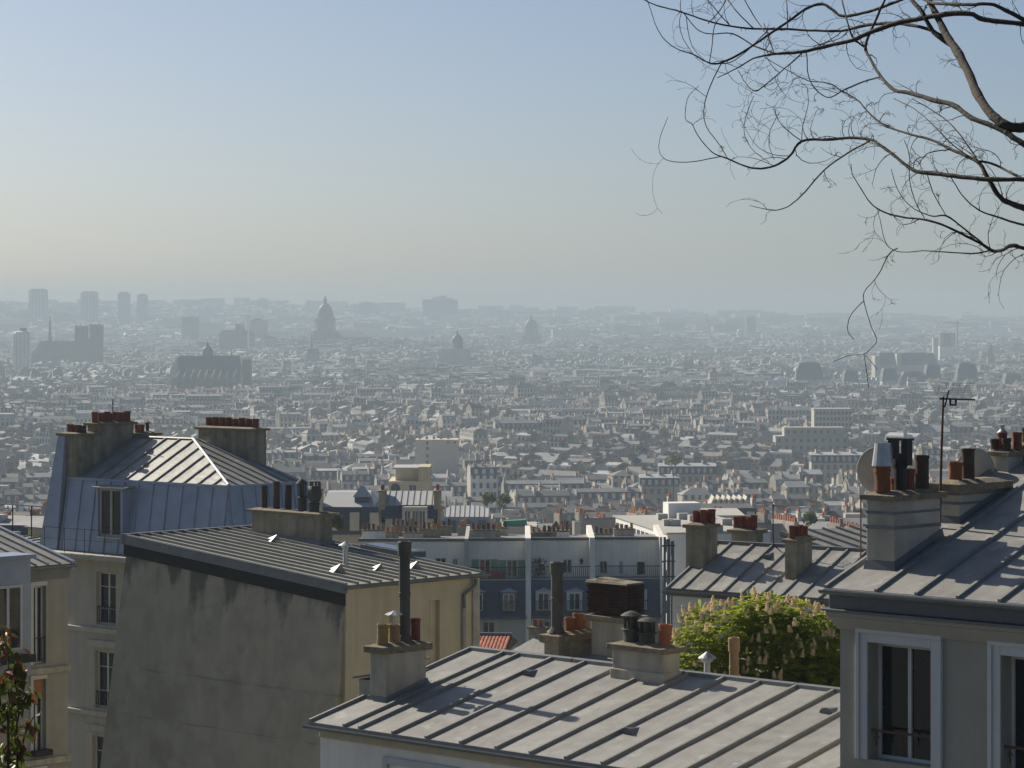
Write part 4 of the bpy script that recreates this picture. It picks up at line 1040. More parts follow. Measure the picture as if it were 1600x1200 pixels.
# ================================================================== roofs with railings beyond the left edge house
def terrace_house():
    fr, ze = house_frame(-30, 842, 128, -42)
    t = thing('terrace_roof_house', fr, 'sunlit zinc terrace roof with thin iron railings left of the blue mansard', 'house')
    W = fr.on_y(92, 852, 0).x + .8
    def slab(y0, y1, z0, z1, name, m): 
        mb = MB(); mb.box(-1, W, y0, y1, z0, z1); return mb.build(name, m, t)
    mb = MB(); mb.box(-1, W - .1, .1, 11, 0, ze - .12); mb.build('wall', REND_C, t)
    for (y0, y1, za, zb, n) in ((0, 1.6, ze, ze + .10, 9), (4.2, 8.2, ze + .35, ze + 1.25, 9)):
        vx = Vector((0, y1 - y0, zb - za))
        if y0 == 0:
            zinc_roof(t, (-1, y0, za), X, vx, [(W + 1) * i / n for i in range(n + 1)], lambda u: 0, lambda u: vx.length, bw=.06, bh=.06, seed=41)
        else:
            vv = Vector((1, 0, .0)); nn = 8
            mbp = [y0 + (y1 - y0) * i / nn for i in range(nn + 1)]
            sl = (y1 - y0)
            zinc_roof(t, (-1, y0, za), Vector((0, y1 - y0, zb - za)), vv, [vx.length * i / nn for i in range(nn + 1)], lambda u: 0, lambda u: W + 1, bw=.07, bh=.07, seed=42)
    mb = MB(); mb.box(1.2, 3.0, 1.7, 3.6, ze - .1, ze + .45); mb.build('roof_box', REND_C, t)
    mb = MB(); mb.hull8([(1.0, 1.6, ze + .46), (3.3, 1.6, ze + .46), (3.3, 3.8, ze + .7), (1.0, 3.8, ze + .7)], [(1.0, 1.6, ze + .52), (3.3, 1.6, ze + .52), (3.3, 3.8, ze + .76), (1.0, 3.8, ze + .76)]); mb.build('roof_box_cover', ZINC, t)
    mb = MB(); mb.box(W - .6, W - .1, 3.0, 4.6, ze - .1, ze + 1.5); mb.build('stack', REND_P, t)
    for y, zz, h in ((1.2, ze + .05, 1.45), (8.4, ze + 1.2, 1.9)):
        mb = MB()
        for k in range(6):
            u = -.6 + k * (W + .4) / 5; mb.tube([(u, y, zz), (u, y, zz + h)], .03, 5)
        mb.tube([(-1, y, zz + h), (W, y, zz + h)], .03, 5)
        if y > 5: mb.tube([(2.5, y, zz + h * .55), (W, y, zz + h * .55)], .02, 5)
        mb.build('railing', IRON, t)
    chimney(t, W - 1.4, W - .5, 10, 10.6, ze, ze + 2.2, m=CHIM, pots=[(.2, .5, .12, .4, 'clay', CLAY_R), (.6, .5, .12, .4, 'clay', CLAY_R)])
terrace_house()

# ================================================================== white terrace of four houses in the middle distance
WR_POTS = [CLAY, CLAY_R, SOOT, CLAY_B]
def white_row():
    rg = random.Random(5)
    Y0 = 228.0
    fr = Fr((P(580, 845, Y0).x, Y0, ground_z(0, Y0) - .5), 0)
    s_ = Y0 / F
    zz = lambda py: CZ - (py - HZ) * s_ - fr.o.z
    xx = lambda px: (px - 580) * s_
    spec = [
        (560, 727, 'leftmost house of the white mid-distance terrace, its wall partly behind the ribbed roof', [(680, 697, 872, 888, 0), (707, 715, 873, 886, 0)]),
        (731, 822, 'white terrace house with pale green shutters on its attic windows', [(749, 766, 875, 900, 1), (792, 808, 876, 902, 1)]),
        (826, 922, 'white terrace house with two wall lanterns and plants on its roof terrace', [(880, 894, 876, 898, 0), (842, 850, 884, 894, 2)]),
        (926, 1032, 'rightmost white terrace house, three small dark attic openings in a row', [(938, 950, 880, 900, 0), (969, 975, 880, 900, 0), (997, 1009, 881, 901, 2)])]
    for i, (a, b, label, wins) in enumerate(spec):
        o = Vector((fr.o.x + xx(a), fr.o.y + .6 * i, fr.o.z))
        t = thing('terrace_house', o, label, 'house', 'white terrace houses below the hill')
        W = xx(b) - xx(a) - .02
        lx = lambda px: xx(px) - xx(a)
        zt, za, zm, zb = zz(846), zz(903), zz(913), zz(958)
        # attic wall with openings
        ops = [(lx(p), lx(q), zz(u), zz(v)) for p, q, v, u, k in [(w[0], w[1], w[2], w[3], w[4]) for w in wins]]
        mb = MB(); wall_open(mb, 0, W, za, zt, ops, 0, .4); mb.build('attic_wall', REND_W, t)
        mb = MB(); mb.box(-.02, W + .02, -.12, .5, zt, zt + .22); mb.build('parapet', ZINC_D, t)
        for (p, q, z0, z1), w in zip(ops, wins):
            k = w[4]
            if k == 2:
                mb = MB(); mb.box(p, q, .25, .3, z0, z1); mb.build('opening', GLASS, t)
            else:
                wo = fin_window(t, p, q, z0, z1, .15, leaves=2, fw=.08, sill=False)
                if w[0] == 749:
                    mb = MB(); mb.box(p + .1, p + .4, .165, .172, z0 + .1, z1 - .1); mb.build('curtain', AWN_R, wo)
            if k == 1:
                for u0 in (p - .62, q + .05):
                    mb = MB(); mb.box(u0, u0 + .57, -.06, -.002, z0, z1); sh = mb.build('shutter', SHUT_G, t)
        # terrace floor and railing
        mb = MB(); mb.box(0, W, -1.6, 0, za - .3, za); mb.build('terrace_floor', TRIM_G, t)
        mb = MB(); mb.box(0, W, -1.6, -1.55, za, za + .05); mb.box(0, W, -1.6, -1.55, za + .9, za + .96)
        for k in range(int(W / .16)): mb.box(k * .16, k * .16 + .03, -1.59, -1.56, za + .05, za + .9)
        r = mb.build('railing', IRON, t)
        # slate mansard with dormers
        mb = MB(); mb.hull8([(0, -2.6, zb), (W, -2.6, zb), (W, 0, zb), (0, 0, zb)], [(0, -1.65, zm + .4), (W, -1.65, zm + .4), (W, 0, zm + .4), (0, 0, zm + .4)]); mb.build('slate_mansard', SLATE, t)
        mb = MB(); mb.box(-.02, W + .02, -2.95, -2.4, zb - .25, zb); mb.build('cornice', SLATE, t)
        dd = {0: (706,), 1: (746, 795), 2: (849, 897), 3: (998, )}[i]
        for px in dd:
            c = lx(px); h0, h1 = zz(951), zz(921)
            mb = MB(); mb.box(c - .62, c + .62, -2.75, -1.2, h0, h1); dm = mb.build('dormer', TRIM if i > 1 else SLATE, t)
            mb = MB(); mb.prism([(c - .75, -2.8, h1), (c + .75, -2.8, h1), (c, -2.8, h1 + .28)], (0, 1.6, 0)); mb.build('dormer_roof', ZINC_B, dm)
            fin_window(t, c - .45, c + .45, h0 + .05, h1 - .12, -2.82, leaves=2, fw=.08, sill=False)
            mb = MB()
            for k in range(9): mb.box(c - .6 + k * .15, c - .57 + k * .15, -3.0, -2.97, h0 - .1, h0 + .75)
            mb.box(c - .62, c + .65, -3.0, -2.97, h0 + .75, h0 + .8); mb.build('balconet', IRON, dm)
        # lower front with windows
        ops = []
        for fl in range(3):
            for k in range(max(1, int(W / 2.6))):
                u = 1.2 + k * 2.5
                if u + 1 < W: ops.append((u, u + .95, zb - 2.1 - 3 * fl, zb - .55 - 3 * fl))
        mb = MB(); wall_open(mb, 0, W, 0, zb - .25, ops, -2.5, -2.1); mb.build('front_wall', REND_P, t)
        for (p, q, z0, z1) in ops:
            mb = MB(); mb.box(p, q, -2.3, -2.25, z0, z1); wn = mb.build('window', GLASS, t)
            mb = MB(); mb.box(p + .42, p + .5, -2.33, -2.301, z0, z1); mb.box(p, p + .07, -2.33, -2.301, z0, z1); mb.box(q - .07, q, -2.33, -2.301, z0, z1); mb.build('frame', TRIM, wn)
        mb = MB(); mb.box(0, W, .401, 9, 0, zt - .25); mb.build('body', REND_P, t)
        mb = MB(); mb.hull8([(0, .5, zt - .25), (W, .5, zt - .25), (W, 9, zt - .25), (0, 9, zt - .25)], [(0, 2.5, zt - .02), (W, 2.5, zt - .02), (W, 6, zt - .02), (0, 6, zt - .02)]); mb.build('roof', ZINC, t)
        # party wall fin stepping forward at the right end
        f0 = W - .02; f1 = f0 + (.42 if i else .30)
        mb = MB(); mb.add([(f0, .6, 0), (f0, -2.75, 0), (f0, -2.75, zb + .3), (f0, -1.5, zm + .9), (f0, -1.3, zt - .35), (f0, -1.1, zt + .30), (f0, 9, zt + .55), (f0, 9, 0)] + [(f1, .6, 0), (f1, -2.75, 0), (f1, -2.75, zb + .3), (f1, -1.5, zm + .9), (f1, -1.3, zt - .35), (f1, -1.1, zt + .30), (f1, 9, zt + .55), (f1, 9, 0)],
                         [tuple(range(8)), tuple(range(8, 16))[::-1]] + [(k, 8 + k, 8 + (k + 1) % 8, (k + 1) % 8) for k in range(8)])
        mb.build('party_wall', REND_W if i else TRIM_G, t)
        # chimney walls along the roof with rows of pots
        n = int(W / 1.25) if i < 3 else 2
        for k in range(n):
            xa = .2 + k * (W - 2) / n; xb = xa + rg.uniform(1.2, 2.2); y = 1.2 + (k * 2.37) % 6.5 + rg.uniform(0, .3); h = zt + (rg.uniform(.35, .8) if i < 2 else rg.uniform(.25, .5))
            np_ = int((xb - xa) / .34)
            chimney(t, xa, xb, y, y + .5, zt - .2, h, m=rg.choice([CHIM, CHIM_L, REND_W]), over=.06, ct=.08, pots=[((q + .5) / np_, .5, .12, rg.uniform(.3, .55), 'clay', rg.choice(WR_POTS)) for q in range(np_)])
        if i == 1:
            mb = MB(); mb.box(1.6, 2.9, -1.4, -.5, za, za + .5); mb.build('terrace_seat', AWN_R, t)
        if i == 2:
            for px in (843, 909):
                c = lx(px); z = zz(879)
                mb = MB(); mb.lathe([(.05, -.25), (.12, .0), (.16, .1), (.03, .25)], 8, (c, -.2, z)); mb.box(c - .02, c + .02, -.2, -.001, z + .2, z + .24); mb.build('wall_lantern', IRON, t)
            mb = MB()
            for k in range(130):
                c = Vector((lx(rg.uniform(832, 852)), rg.uniform(-1.4, -.3), za + rg.uniform(.1, 1.5)))
                v = [c + Vector((rg.uniform(-.16, .16), rg.uniform(-.16, .16), rg.uniform(-.16, .16))) for _ in range(3)]
                mb.add(v, [(0, 1, 2)])
            mb.build('potted_plants', ROSE_G, t)
    # tall metal flue bundle at the right end
    b = P(1038, 960, 226)
    o = thing('flue_bundle', Vector((b.x, b.y, fr.o.z)), 'tall grey flue pipes against the right end of the white terrace', 'flue')
    for k in range(3):
        mb = MB(); mb.tube([(k * .32, 0, 5), (k * .32, 0, zz(836 + 3 * k))], .14, 8); mb.build('flue_pipe', GUTTER, o, smooth=True)
    for z in range(4):
        mb = MB(); mb.box(-.2, .85, -.16, .16, zz(850 + 24 * z), zz(850 + 24 * z) + .08); mb.build('bracket', IRON, o)
white_row()

# small red-tiled roof just right of the gable house
def tiled_house():
    fr, ze = house_frame(735, 1016, 150, -6)
    t = thing('tiled_house', fr, 'small house with red pantile roof beside the cream gable house', 'house')
    ze -= .12
    W, D, rise = 1.75, 3.2, .6
    mb = MB(); mb.box(0, W, 0, D * 2, 0, ze - .05); mb.build('wall', REND_C, t)
    mb = MB(); mb.prism([(-.1, -.2, ze - .1), (-.1, D * 2, ze - .1), (-.1, D, ze + rise - .1)], (W + .2, 0, 0)); mb.build('roof_deck', RUST, t)
    lw = MB(); nseg = 4
    for k in range(nseg):
        a0, a1 = math.pi * k / nseg, math.pi * (k + 1) / nseg
        lw.add([(-.09 * math.cos(a0), 0, .05 * math.sin(a0)), (-.09 * math.cos(a1), 0, .05 * math.sin(a1)), (-.09 * math.cos(a1), .36, .05 * math.sin(a1) + .075), (-.09 * math.cos(a0), .36, .05 * math.sin(a0) + .075)], [(0, 1, 2, 3)])
    tm = lw.mesh('tile', TILE)
    for r in range(10):
        for c in range(10):
            y = -.2 + r * .33
            o = link('tile', tm, t, 0, (-.02 + c * .19, y, ze - .08 + (y + .2) * (rise / (D + .2)) + .02))
    mb = MB(); mb.tube([(-.1, D, ze + rise), (W + .1, D, ze + rise)], .12, 8); mb.build('ridge', GUTTER, t)
    fr2, z2 = house_frame(800, 1020, 150, -30)
    t2 = thing('small_grey_roof_house', fr2, 'little grey zinc-roofed house with a twin-pot chimney right of the red tiles', 'house')
    mb = MB(); mb.box(0, 4.5, 0, 4, 0, z2); mb.build('wall', REND_P, t2)
    mb = MB(); mb.hull8([(-.2, -.2, z2), (4.7, -.2, z2), (4.7, 4.2, z2), (-.2, 4.2, z2)], [(1.2, 1.8, z2 + 1.1), (3.2, 1.8, z2 + 1.1), (3.2, 2.2, z2 + 1.1), (1.2, 2.2, z2 + 1.1)]); mb.build('roof', ZINC, t2)
    chimney(t2, .3, 1.2, 1.2, 1.6, z2, z2 + 1.15, m=CHIM, pots=[(.3, .5, .12, .35, 'clay', CLAY), (.7, .5, .12, .35, 'clay', CLAY)])
    chimney(t2, 1.9, 2.6, .3, .8, z2, z2 + .5, m=CHIM_L, pots=[(.3, .5, .13, .4, 'mush', ALU)])
tiled_house()

# ================================================================== the city
PAL_W = [(.40, .365, .29), (.46, .44, .39), (.34, .32, .28), (.52, .49, .42), (.29, .27, .235), (.40, .385, .36), (.64, .63, .59), (.58, .52, .40)]
PAL_Z = [(.13, .135, .14), (.17, .17, .165), (.10, .105, .11), (.46, .455, .44), (.25, .255, .26), (.15, .155, .16), (.20, .18, .155), (.34, .34, .335)]
PAL_S = [(.06, .07, .09), (.08, .09, .11), (.05, .06, .085), (.12, .13, .15)]
PAL_P = [(.30, .275, .225), (.36, .335, .285), (.24, .22, .185), (.44, .41, .355)]
POTC = [(.33, .11, .06), (.24, .08, .05), (.38, .16, .08)]

def city_mat(name='city_surface', win=True):
    m = bpy.data.materials.new(name); m.use_nodes = True
    N, L = m.node_tree.nodes, m.node_tree.links
    b = N['Principled BSDF']; b.inputs['Roughness'].default_value = .75
    at = N.new('ShaderNodeAttribute'); at.attribute_name = 'tint'
    tc = N.new('ShaderNodeTexCoord')
    nz = N.new('ShaderNodeTexNoise'); nz.inputs['Scale'].default_value = .35; nz.inputs['Detail'].default_value = 5
    L.new(tc.outputs['Object'], nz.inputs['Vector'])
    mr = N.new('ShaderNodeMapRange'); mr.inputs[1].default_value = .3; mr.inputs[2].default_value = .7; mr.inputs[3].default_value = .8; mr.inputs[4].default_value = 1.15
    L.new(nz.outputs[0], mr.inputs[0])
    vm = N.new('ShaderNodeVectorMath'); vm.operation = 'SCALE'; L.new(at.outputs['Color'], vm.inputs[0]); L.new(mr.outputs[0], vm.inputs['Scale'])
    out = vm.outputs[0]
    if win:                               # windows of blocks too far off to tell apart
        uv = N.new('ShaderNodeUVMap'); uv.uv_map = 'metres'
        sp = N.new('ShaderNodeSeparateXYZ'); L.new(uv.outputs[0], sp.inputs[0])
        def band(src, per, lo, hi):
            a = N.new('ShaderNodeMath'); a.operation = 'MULTIPLY'; a.inputs[1].default_value = 1 / per; L.new(src, a.inputs[0])
            f = N.new('ShaderNodeMath'); f.operation = 'FRACT'; L.new(a.outputs[0], f.inputs[0])
            g = N.new('ShaderNodeMath'); g.operation = 'GREATER_THAN'; g.inputs[1].default_value = lo; L.new(f.outputs[0], g.inputs[0])
            l = N.new('ShaderNodeMath'); l.operation = 'LESS_THAN'; l.inputs[1].default_value = hi; L.new(f.outputs[0], l.inputs[0])
            r = N.new('ShaderNodeMath'); r.operation = 'MULTIPLY'; L.new(g.outputs[0], r.inputs[0]); L.new(l.outputs[0], r.inputs[1]); return r.outputs[0]
        k = N.new('ShaderNodeMath'); k.operation = 'MULTIPLY'
        L.new(band(sp.outputs[0], 2.3, .28, .72), k.inputs[0]); L.new(band(sp.outputs[1], 3.1, .22, .80), k.inputs[1])
        mx = N.new('ShaderNodeMix'); mx.data_type = 'RGBA'; L.new(k.outputs[0], mx.inputs[0]); L.new(out, mx.inputs[6]); mx.inputs[7].default_value = (.05, .055, .06, 1)
        out = mx.outputs[2]
    L.new(out, b.inputs['Base Color'])
    return m
CITY = city_mat()
CITY_PLAIN = city_mat('city_plain', False)

class CM:
    """mesh with a colour for each face and wall coordinates in metres"""
    def __init__(s): s.v = []; s.f = []; s.c = []; s.uv = []
    def quad(s, a, b, c, d, col, uv=None):
        i = len(s.v); s.v += [a, b, c, d]; s.f.append((i, i + 1, i + 2, i + 3)); s.c.append(col)
        s.uv += uv if uv else [(0, 0)] * 4
    def tri(s, a, b, c, col):
        i = len(s.v); s.v += [a, b, c]; s.f.append((i, i + 1, i + 2)); s.c.append(col); s.uv += [(0, 0)] * 3
    def box(s, T, x0, x1, y0, y1, z0, z1, col, top=None):
        p = [T(x, y, z) for z in (z0, z1) for x, y in ((x0, y0), (x1, y0), (x1, y1), (x0, y1))]
        for a, b in ((0, 1), (1, 2), (2, 3), (3, 0)): s.quad(p[a], p[b], p[b + 4], p[a + 4], col)
        s.quad(p[4], p[5], p[6], p[7], top or col)
    def wall(s, T, x0, y0, x1, y1, z0, z1, col, w=True, n=0):
        L = math.hypot(x1 - x0, y1 - y0); h = z1 - z0
        uv = [(0, 0), (L, 0), (L, h), (0, h)] if w else None
        s.quad(T(x0, y0, z0), T(x1, y1, z0), T(x1, y1, z1), T(x0, y0, z1), col, uv)
    def mesh(s, name, m):
        me = bpy.data.meshes.new(name); me.from_pydata(s.v, [], s.f); me.materials.append(m)
        at = me.attributes.new('tint', 'FLOAT_COLOR', 'FACE')
        at.data.foreach_set('color', [x for c in s.c for x in (c[0], c[1], c[2], 1.0)])
        u = me.uv_layers.new(name='metres'); u.data.foreach_set('uv', [x for p in s.uv for x in p])
        me.update(); return me

def city_block(rg, parts, T, W, D, h, kind, lod):
    """one Paris block: parts is a dict of CM (wall, roof, chimney, window) that may all be the same CM"""
    wc = rg.choice(PAL_W); zc = rg.choice(PAL_Z); sc_ = rg.choice(PAL_S) if rg.random() < .6 else zc; pc = rg.choice(PAL_P)
    wl, rf, ch = parts['wall'], parts['roof'], parts['chimney']
    drawn = lod >= 1
    for a in ((0, 0, W, 0), (W, D, 0, D)): wl.wall(T, *a, 0, h, wc, drawn)
    blank = rg.random() < .65
    for a in ((W, 0, W, D), (0, D, 0, 0)): wl.wall(T, *a, 0, h, pc if blank else wc, drawn and not blank)
    z1 = h
    if kind == 'flat':
        rf.box(T, -.2, W + .2, -.2, D + .2, h, h + .5, wc, zc)
        rf.box(T, W * .3, W * .3 + 3, D * .3, D * .7, h + .5, h + 2.6, wc, zc)
        z1 = h + .6
    elif kind == 'gable':
        r = D * rg.uniform(.16, .34); z1 = h + r
        rf.quad(T(-.2, -.3, h), T(W + .2, -.3, h), T(W + .2, D / 2, z1), T(-.2, D / 2, z1), zc); rf.quad(T(W + .2, D + .3, h), T(-.2, D + .3, h), T(-.2, D / 2, z1), T(W + .2, D / 2, z1), zc)
        wl.tri(T(W, 0, h), T(W, D, h), T(W, D / 2, z1), pc); wl.tri(T(0, D, h), T(0, 0, h), T(0, D / 2, z1), pc)
    elif kind == 'hip':
        r = D * rg.uniform(.14, .28); z1 = h + r; i = D * .45
        rf.quad(T(-.3, -.3, h), T(W + .3, -.3, h), T(W - i, D / 2, z1), T(i, D / 2, z1), zc); rf.quad(T(W + .3, D + .3, h), T(-.3, D + .3, h), T(i, D / 2, z1), T(W - i, D / 2, z1), zc)
        rf.tri(T(W + .3, -.3, h), T(W + .3, D + .3, h), T(W - i, D / 2, z1), zc); rf.tri(T(-.3, D + .3, h), T(-.3, -.3, h), T(i, D / 2, z1), zc)
    else:
        m1 = h + 2.6; i = 1.0
        for (ya, yb) in ((-.1, i), (D + .1, D - i)): rf.quad(T(0, ya, h), T(W, ya, h), T(W, yb, m1), T(0, yb, m1), sc_)
        r = D * rg.uniform(.06, .18); z1 = m1 + r
        rf.quad(T(0, i, m1), T(W, i, m1), T(W, D / 2, z1), T(0, D / 2, z1), zc); rf.quad(T(W, D - i, m1), T(0, D - i, m1), T(0, D / 2, z1), T(W, D / 2, z1), zc)
        if lod < 3:
            n = int(W / 2.6)
            for k in range(n):
                x = 1.3 + k * 2.6
                if x + 1.1 > W: break
                rf.box(T, x, x + 1.1, .1, i, h + .5, h + 2.1, wc, zc)
        wl.quad(T(W, 0, h), T(W, D, h), T(W, D - i, m1), T(W, i, m1), pc); wl.quad(T(0, D, h), T(0, 0, h), T(0, i, m1), T(0, D - i, m1), pc)
        wl.tri(T(W, i, m1), T(W, D - i, m1), T(W, D / 2, z1), pc); wl.tri(T(0, D - i, m1), T(0, i, m1), T(0, D / 2, z1), pc)
    if lod < 3 and rg.random() < .5:
        for k in range(rg.choice((1, 1, 2))):
            x, y = rg.uniform(0, max(.1, W - 2)), rg.uniform(.2, D * .6); q = rg.uniform(.7, 2.0)
            rf.box(T, x, x + q, y, y + q, h, z1 + rg.uniform(.0, .9), rg.choice(PAL_W), rg.choice(PAL_Z))
    n = rg.choice((1, 2, 2, 3)) if lod < 3 else 1
    for k in range(n):
        x = rg.choice((0, W - .6, rg.uniform(2, max(2.1, W - 3)))); y = rg.uniform(.1, D * .45); L = rg.uniform(1.5, min(5, D * .5)); zt = z1 + rg.uniform(.3, 1.3)
        ch.box(T, x, x + .6, y, y + L, h, zt, pc)
        pcx = rg.choice(POTC)
        if lod < 2:
            q = int(L / .55)
            for j in range(q): ch.box(T, x + .15, x + .45, y + .15 + j * .55, y + .45 + j * .55, zt, zt + rg.uniform(.4, .7), pcx)
        else: ch.box(T, x + .12, x + .48, y + .2, y + L - .2, zt, zt + .45, pcx)
    return wc, zc, sc_, z1

def city_yaw(X, Y):
    c = (math.floor(X / 170 + 40), math.floor(Y / 210))
    r = random.Random(c[0] * 7919 + c[1] * 104729)
    return r.choice((-46, -40, -12, 0, 8, 20, 42, 48, -75)), c

KEEP_OUT = []      # (px0, px1, Y0, Y1): ground taken by the blocks and landmarks built one by one
def in_keep(X, Y):
    px = 800 + F * X / Y
    return any(a < px < b and c < Y < d for a, b, c, d in KEEP_OUT)

# ================================================================== landmarks of the far city
STONE = mat('old_stone', (.20, .185, .155), .9, .15, .08, streak=.1)
STONE_L = mat('pale_stone', (.50, .47, .40), .9, .1, .08)
LEAD = mat('lead_roof', (.12, .135, .15), .6, .15, .1)
SLATE_F = mat('slate_far', (.07, .08, .095), .6, .15, .1)
CONC = mat('tower_concrete', (.17, .175, .18), .8, .08, .05)
ZF = mat('far_zinc', (.46, .465, .46), .6, .1, .3)
WHITE = mat('white_cladding', (.78, .77, .74), .7, .04, .05)

class LM:
    def __init__(s, name, label, cat, px, D, group=None, gz=None):
        X0 = (px - 800) / F * D
        s.gz = ground_z(X0, D) - 1 if gz is None else gz
        s.px, s.D, s.k = px, D, D / F
        s.t = thing(name, Vector((X0, D, s.gz)), label, cat, group)
    def x(s, px): return (px - s.px) * s.k
    def z(s, py): return CZ - (py - HZ) * s.k - s.gz
    def box(s, name, a, b, top, bot, dep, m, y0=0, parent=None):
        mb = MB(); z0 = 0 if bot is None else s.z(bot); mb.box(s.x(a), s.x(b), y0, y0 + dep, z0, s.z(top)); return mb.build(name, m, parent or s.t)
    def roof(s, name, a, b, top, bot, dep, m, y0=0, inset=None, parent=None):
        mb = MB(); x0, x1 = s.x(a), s.x(b); i = (dep * .3 if inset is None else inset * s.k)
        z0, z1 = s.z(bot), s.z(top); yi = dep * .42
        mb.hull8([(x0, y0, z0), (x1, y0, z0), (x1, y0 + dep, z0), (x0, y0 + dep, z0)], [(x0 + i, y0 + yi, z1), (x1 - i, y0 + yi, z1), (x1 - i, y0 + dep - yi, z1), (x0 + i, y0 + dep - yi, z1)])
        return mb.build(name, m, parent or s.t)
    def lathe(s, name, px, prof, m, y=0, n=24, parent=None):
        mb = MB(); mb.lathe([(r * s.k, s.z(z) if z is not None else 0) for r, z in prof], n, (s.x(px), y, 0)); return mb.build(name, m, parent or s.t, smooth=False)
    def spire(s, name, px, w, top, bot, m, y=0, n=8):
        return s.lathe(name, px, [(w / 2, bot), (w * .30, bot + (top - bot) * .35), (w * .12, bot + (top - bot) * .75), (.12, top)], m, y, n)
    def columns(s, name, px, r, top, bot, n, m, y=0, rc=.35):
        for i in range(n):
            a = 2 * math.pi * i / n
            if math.sin(a) > .3: continue
            mb = MB(); mb.lathe([(rc * s.k, s.z(bot)), (rc * s.k * .9, s.z(top))], 6, (s.x(px) + r * s.k * math.cos(a), y + r * s.k * math.sin(a), 0)); mb.build(name, m, s.t)

# great domed church
l = LM('domed_church', 'great colonnaded dome with lantern, tallest landmark left of centre', 'church', 507, 4450)
l.box('nave', 486, 572, 527, None, 60, STONE, 6); l.roof('nave_roof', 484, 574, 517, 527, 62, LEAD, 5, 14)
l.box('plinth', 489, 526, 517, 528, 34, STONE, -6)
l.lathe('drum', 507.5, [(14, 520), (14, 499)], STONE, 10); l.columns('column', 507.5, 16.3, 501, 519, 28, STONE_L, 10, .45)
l.lathe('entablature', 507.5, [(17, 501.2), (17.2, 497.5), (14.5, 497)], STONE, 10)
l.lathe('dome', 507.5, [(13.4, 497.2), (13.2, 493), (12.2, 487), (10, 481), (6.6, 476.5), (3.2, 474)], LEAD, 10)
l.lathe('lantern', 507.5, [(2.7, 474.5), (2.7, 468.5), (3.2, 468), (1.6, 465.5), (.3, 461)], STONE, 10, 12)
l = LM('domed_chapel', 'smaller ribbed dome with lantern on the skyline right of the great dome', 'church', 830, 5000)
l.box('base', 816, 846, 524, None, 40, STONE, 5); l.lathe('drum', 830, [(11.5, 526), (11.5, 513)], STONE, 20)
l.lathe('dome', 830, [(11.6, 513), (10.8, 508), (8.5, 503), (4.5, 499.5)], LEAD, 20); l.lathe('lantern', 830, [(2.2, 499.7), (2, 496), (.3, 491)], STONE, 20, 10)
l = LM('institute_dome', 'low dark dome with needle finial between the great dome and the chapel dome', 'church', 714, 3350)
l.box('base', 690, 735, 544, None, 30, STONE_L, 5); l.lathe('drum', 714, [(9, 546), (9, 534)], STONE, 16); l.lathe('dome', 714, [(9.3, 534), (8.4, 529), (5.8, 525), (2.4, 522.5)], LEAD, 16); l.lathe('lantern', 714, [(1.5, 522.6), (1.4, 519.5), (.25, 514)], STONE, 16, 8)
# gothic church with buttresses
l = LM('gothic_church', 'dark gothic church with long steep roof, ridge turret and flying buttresses', 'church', 325, 2535)
l.box('nave', 277, 372, 580, None, 34, STONE, 0); l.roof('nave_roof', 276, 374, 556, 580, 34, SLATE_F, 0, 3)
l.box('aisle', 272, 376, 590, None, 14, STONE, -15); l.roof('aisle_roof', 272, 376, 584, 590, 14, SLATE_F, -15, 0)
for k in range(9):
    mb = MB(); a = 280 + k * 11
    mb.prism([(l.x(a), -26, 0), (l.x(a), -26, l.z(590)), (l.x(a), -22, l.z(586)), (l.x(a), 0, l.z(577)), (l.x(a), 0, 0)], (l.x(a + 1.6) - l.x(a), 0, 0)); mb.build('buttress', STONE, l.t)
mb = MB(); mb.prism([(l.x(266), 0, 0), (l.x(266), 0, l.z(577)), (l.x(277), 0, l.z(558)), (l.x(277), 0, 0)], (0, 26, 0)); mb.build('west_gable', STONE_L, l.t)
l.lathe('ridge_turret', 321, [(9, 558), (8.6, 549), (7, 545), (4.2, 541.5), (2.2, 541), (2, 538), (.3, 533)], LEAD, 17, 10)
l.spire('pinnacle', 359, 4, 545, 558, LEAD, 17)
l.box('east_tower', 378, 391, 562, None, 12, STONE, 4); l.roof('east_tower_roof', 377, 392, 558, 562, 13, SLATE_F, 3.5, 3)
# cathedral with two square towers
l = LM('cathedral', 'cathedral with square twin towers and a needle spire at far left', 'church', 100, 3690)
l.box('tower', 116.5, 136, 509, None, 14, STONE, 0); l.box('tower', 139.5, 159, 507, None, 14, STONE, 2)
l.box('west_front', 117, 158.5, 530, None, 12, STONE, 1)
for a in (120, 128, 143, 151):
    l.box('tower_opening', a, a + 3, 512, 527, .6, SLATE_F, -.5)
    l.box('pinnacle', a - 2, a - .8, 505.5, 509, 1, STONE, 1)
l.box('nave', 58, 116.4, 548, None, 24, STONE, 4); l.roof('nave_roof', 56, 117, 533, 548, 26, LEAD, 3, 3)
l.box('choir', 48, 58, 553, None, 22, STONE, 6); l.roof('choir_roof', 47, 59, 545, 553, 22, LEAD, 6, 4)
l.spire('spire', 75, 7, 483, 534, LEAD, 15)
# white rounded tower
l = LM('round_tower', 'slim white rounded tower at far left, its left edge sunlit', 'tower', 32, 3050)
l.lathe('shaft', 32, [(13.5, None), (13.5, 521), (12, 518.5), (6, 517)], WHITE, 10, 14); l.box('roof_room', 29, 38, 512.5, 518, 6, CONC, 8)
for k in range(5):
    a = -2.6 + k * .5
    l.box('rib', 32 + 13.4 * math.cos(a) - .5, 32 + 13.4 * math.cos(a) + .5, 521, None, 1.2, STONE_L, 10 + 13.4 * l.k * math.sin(a) - .8)
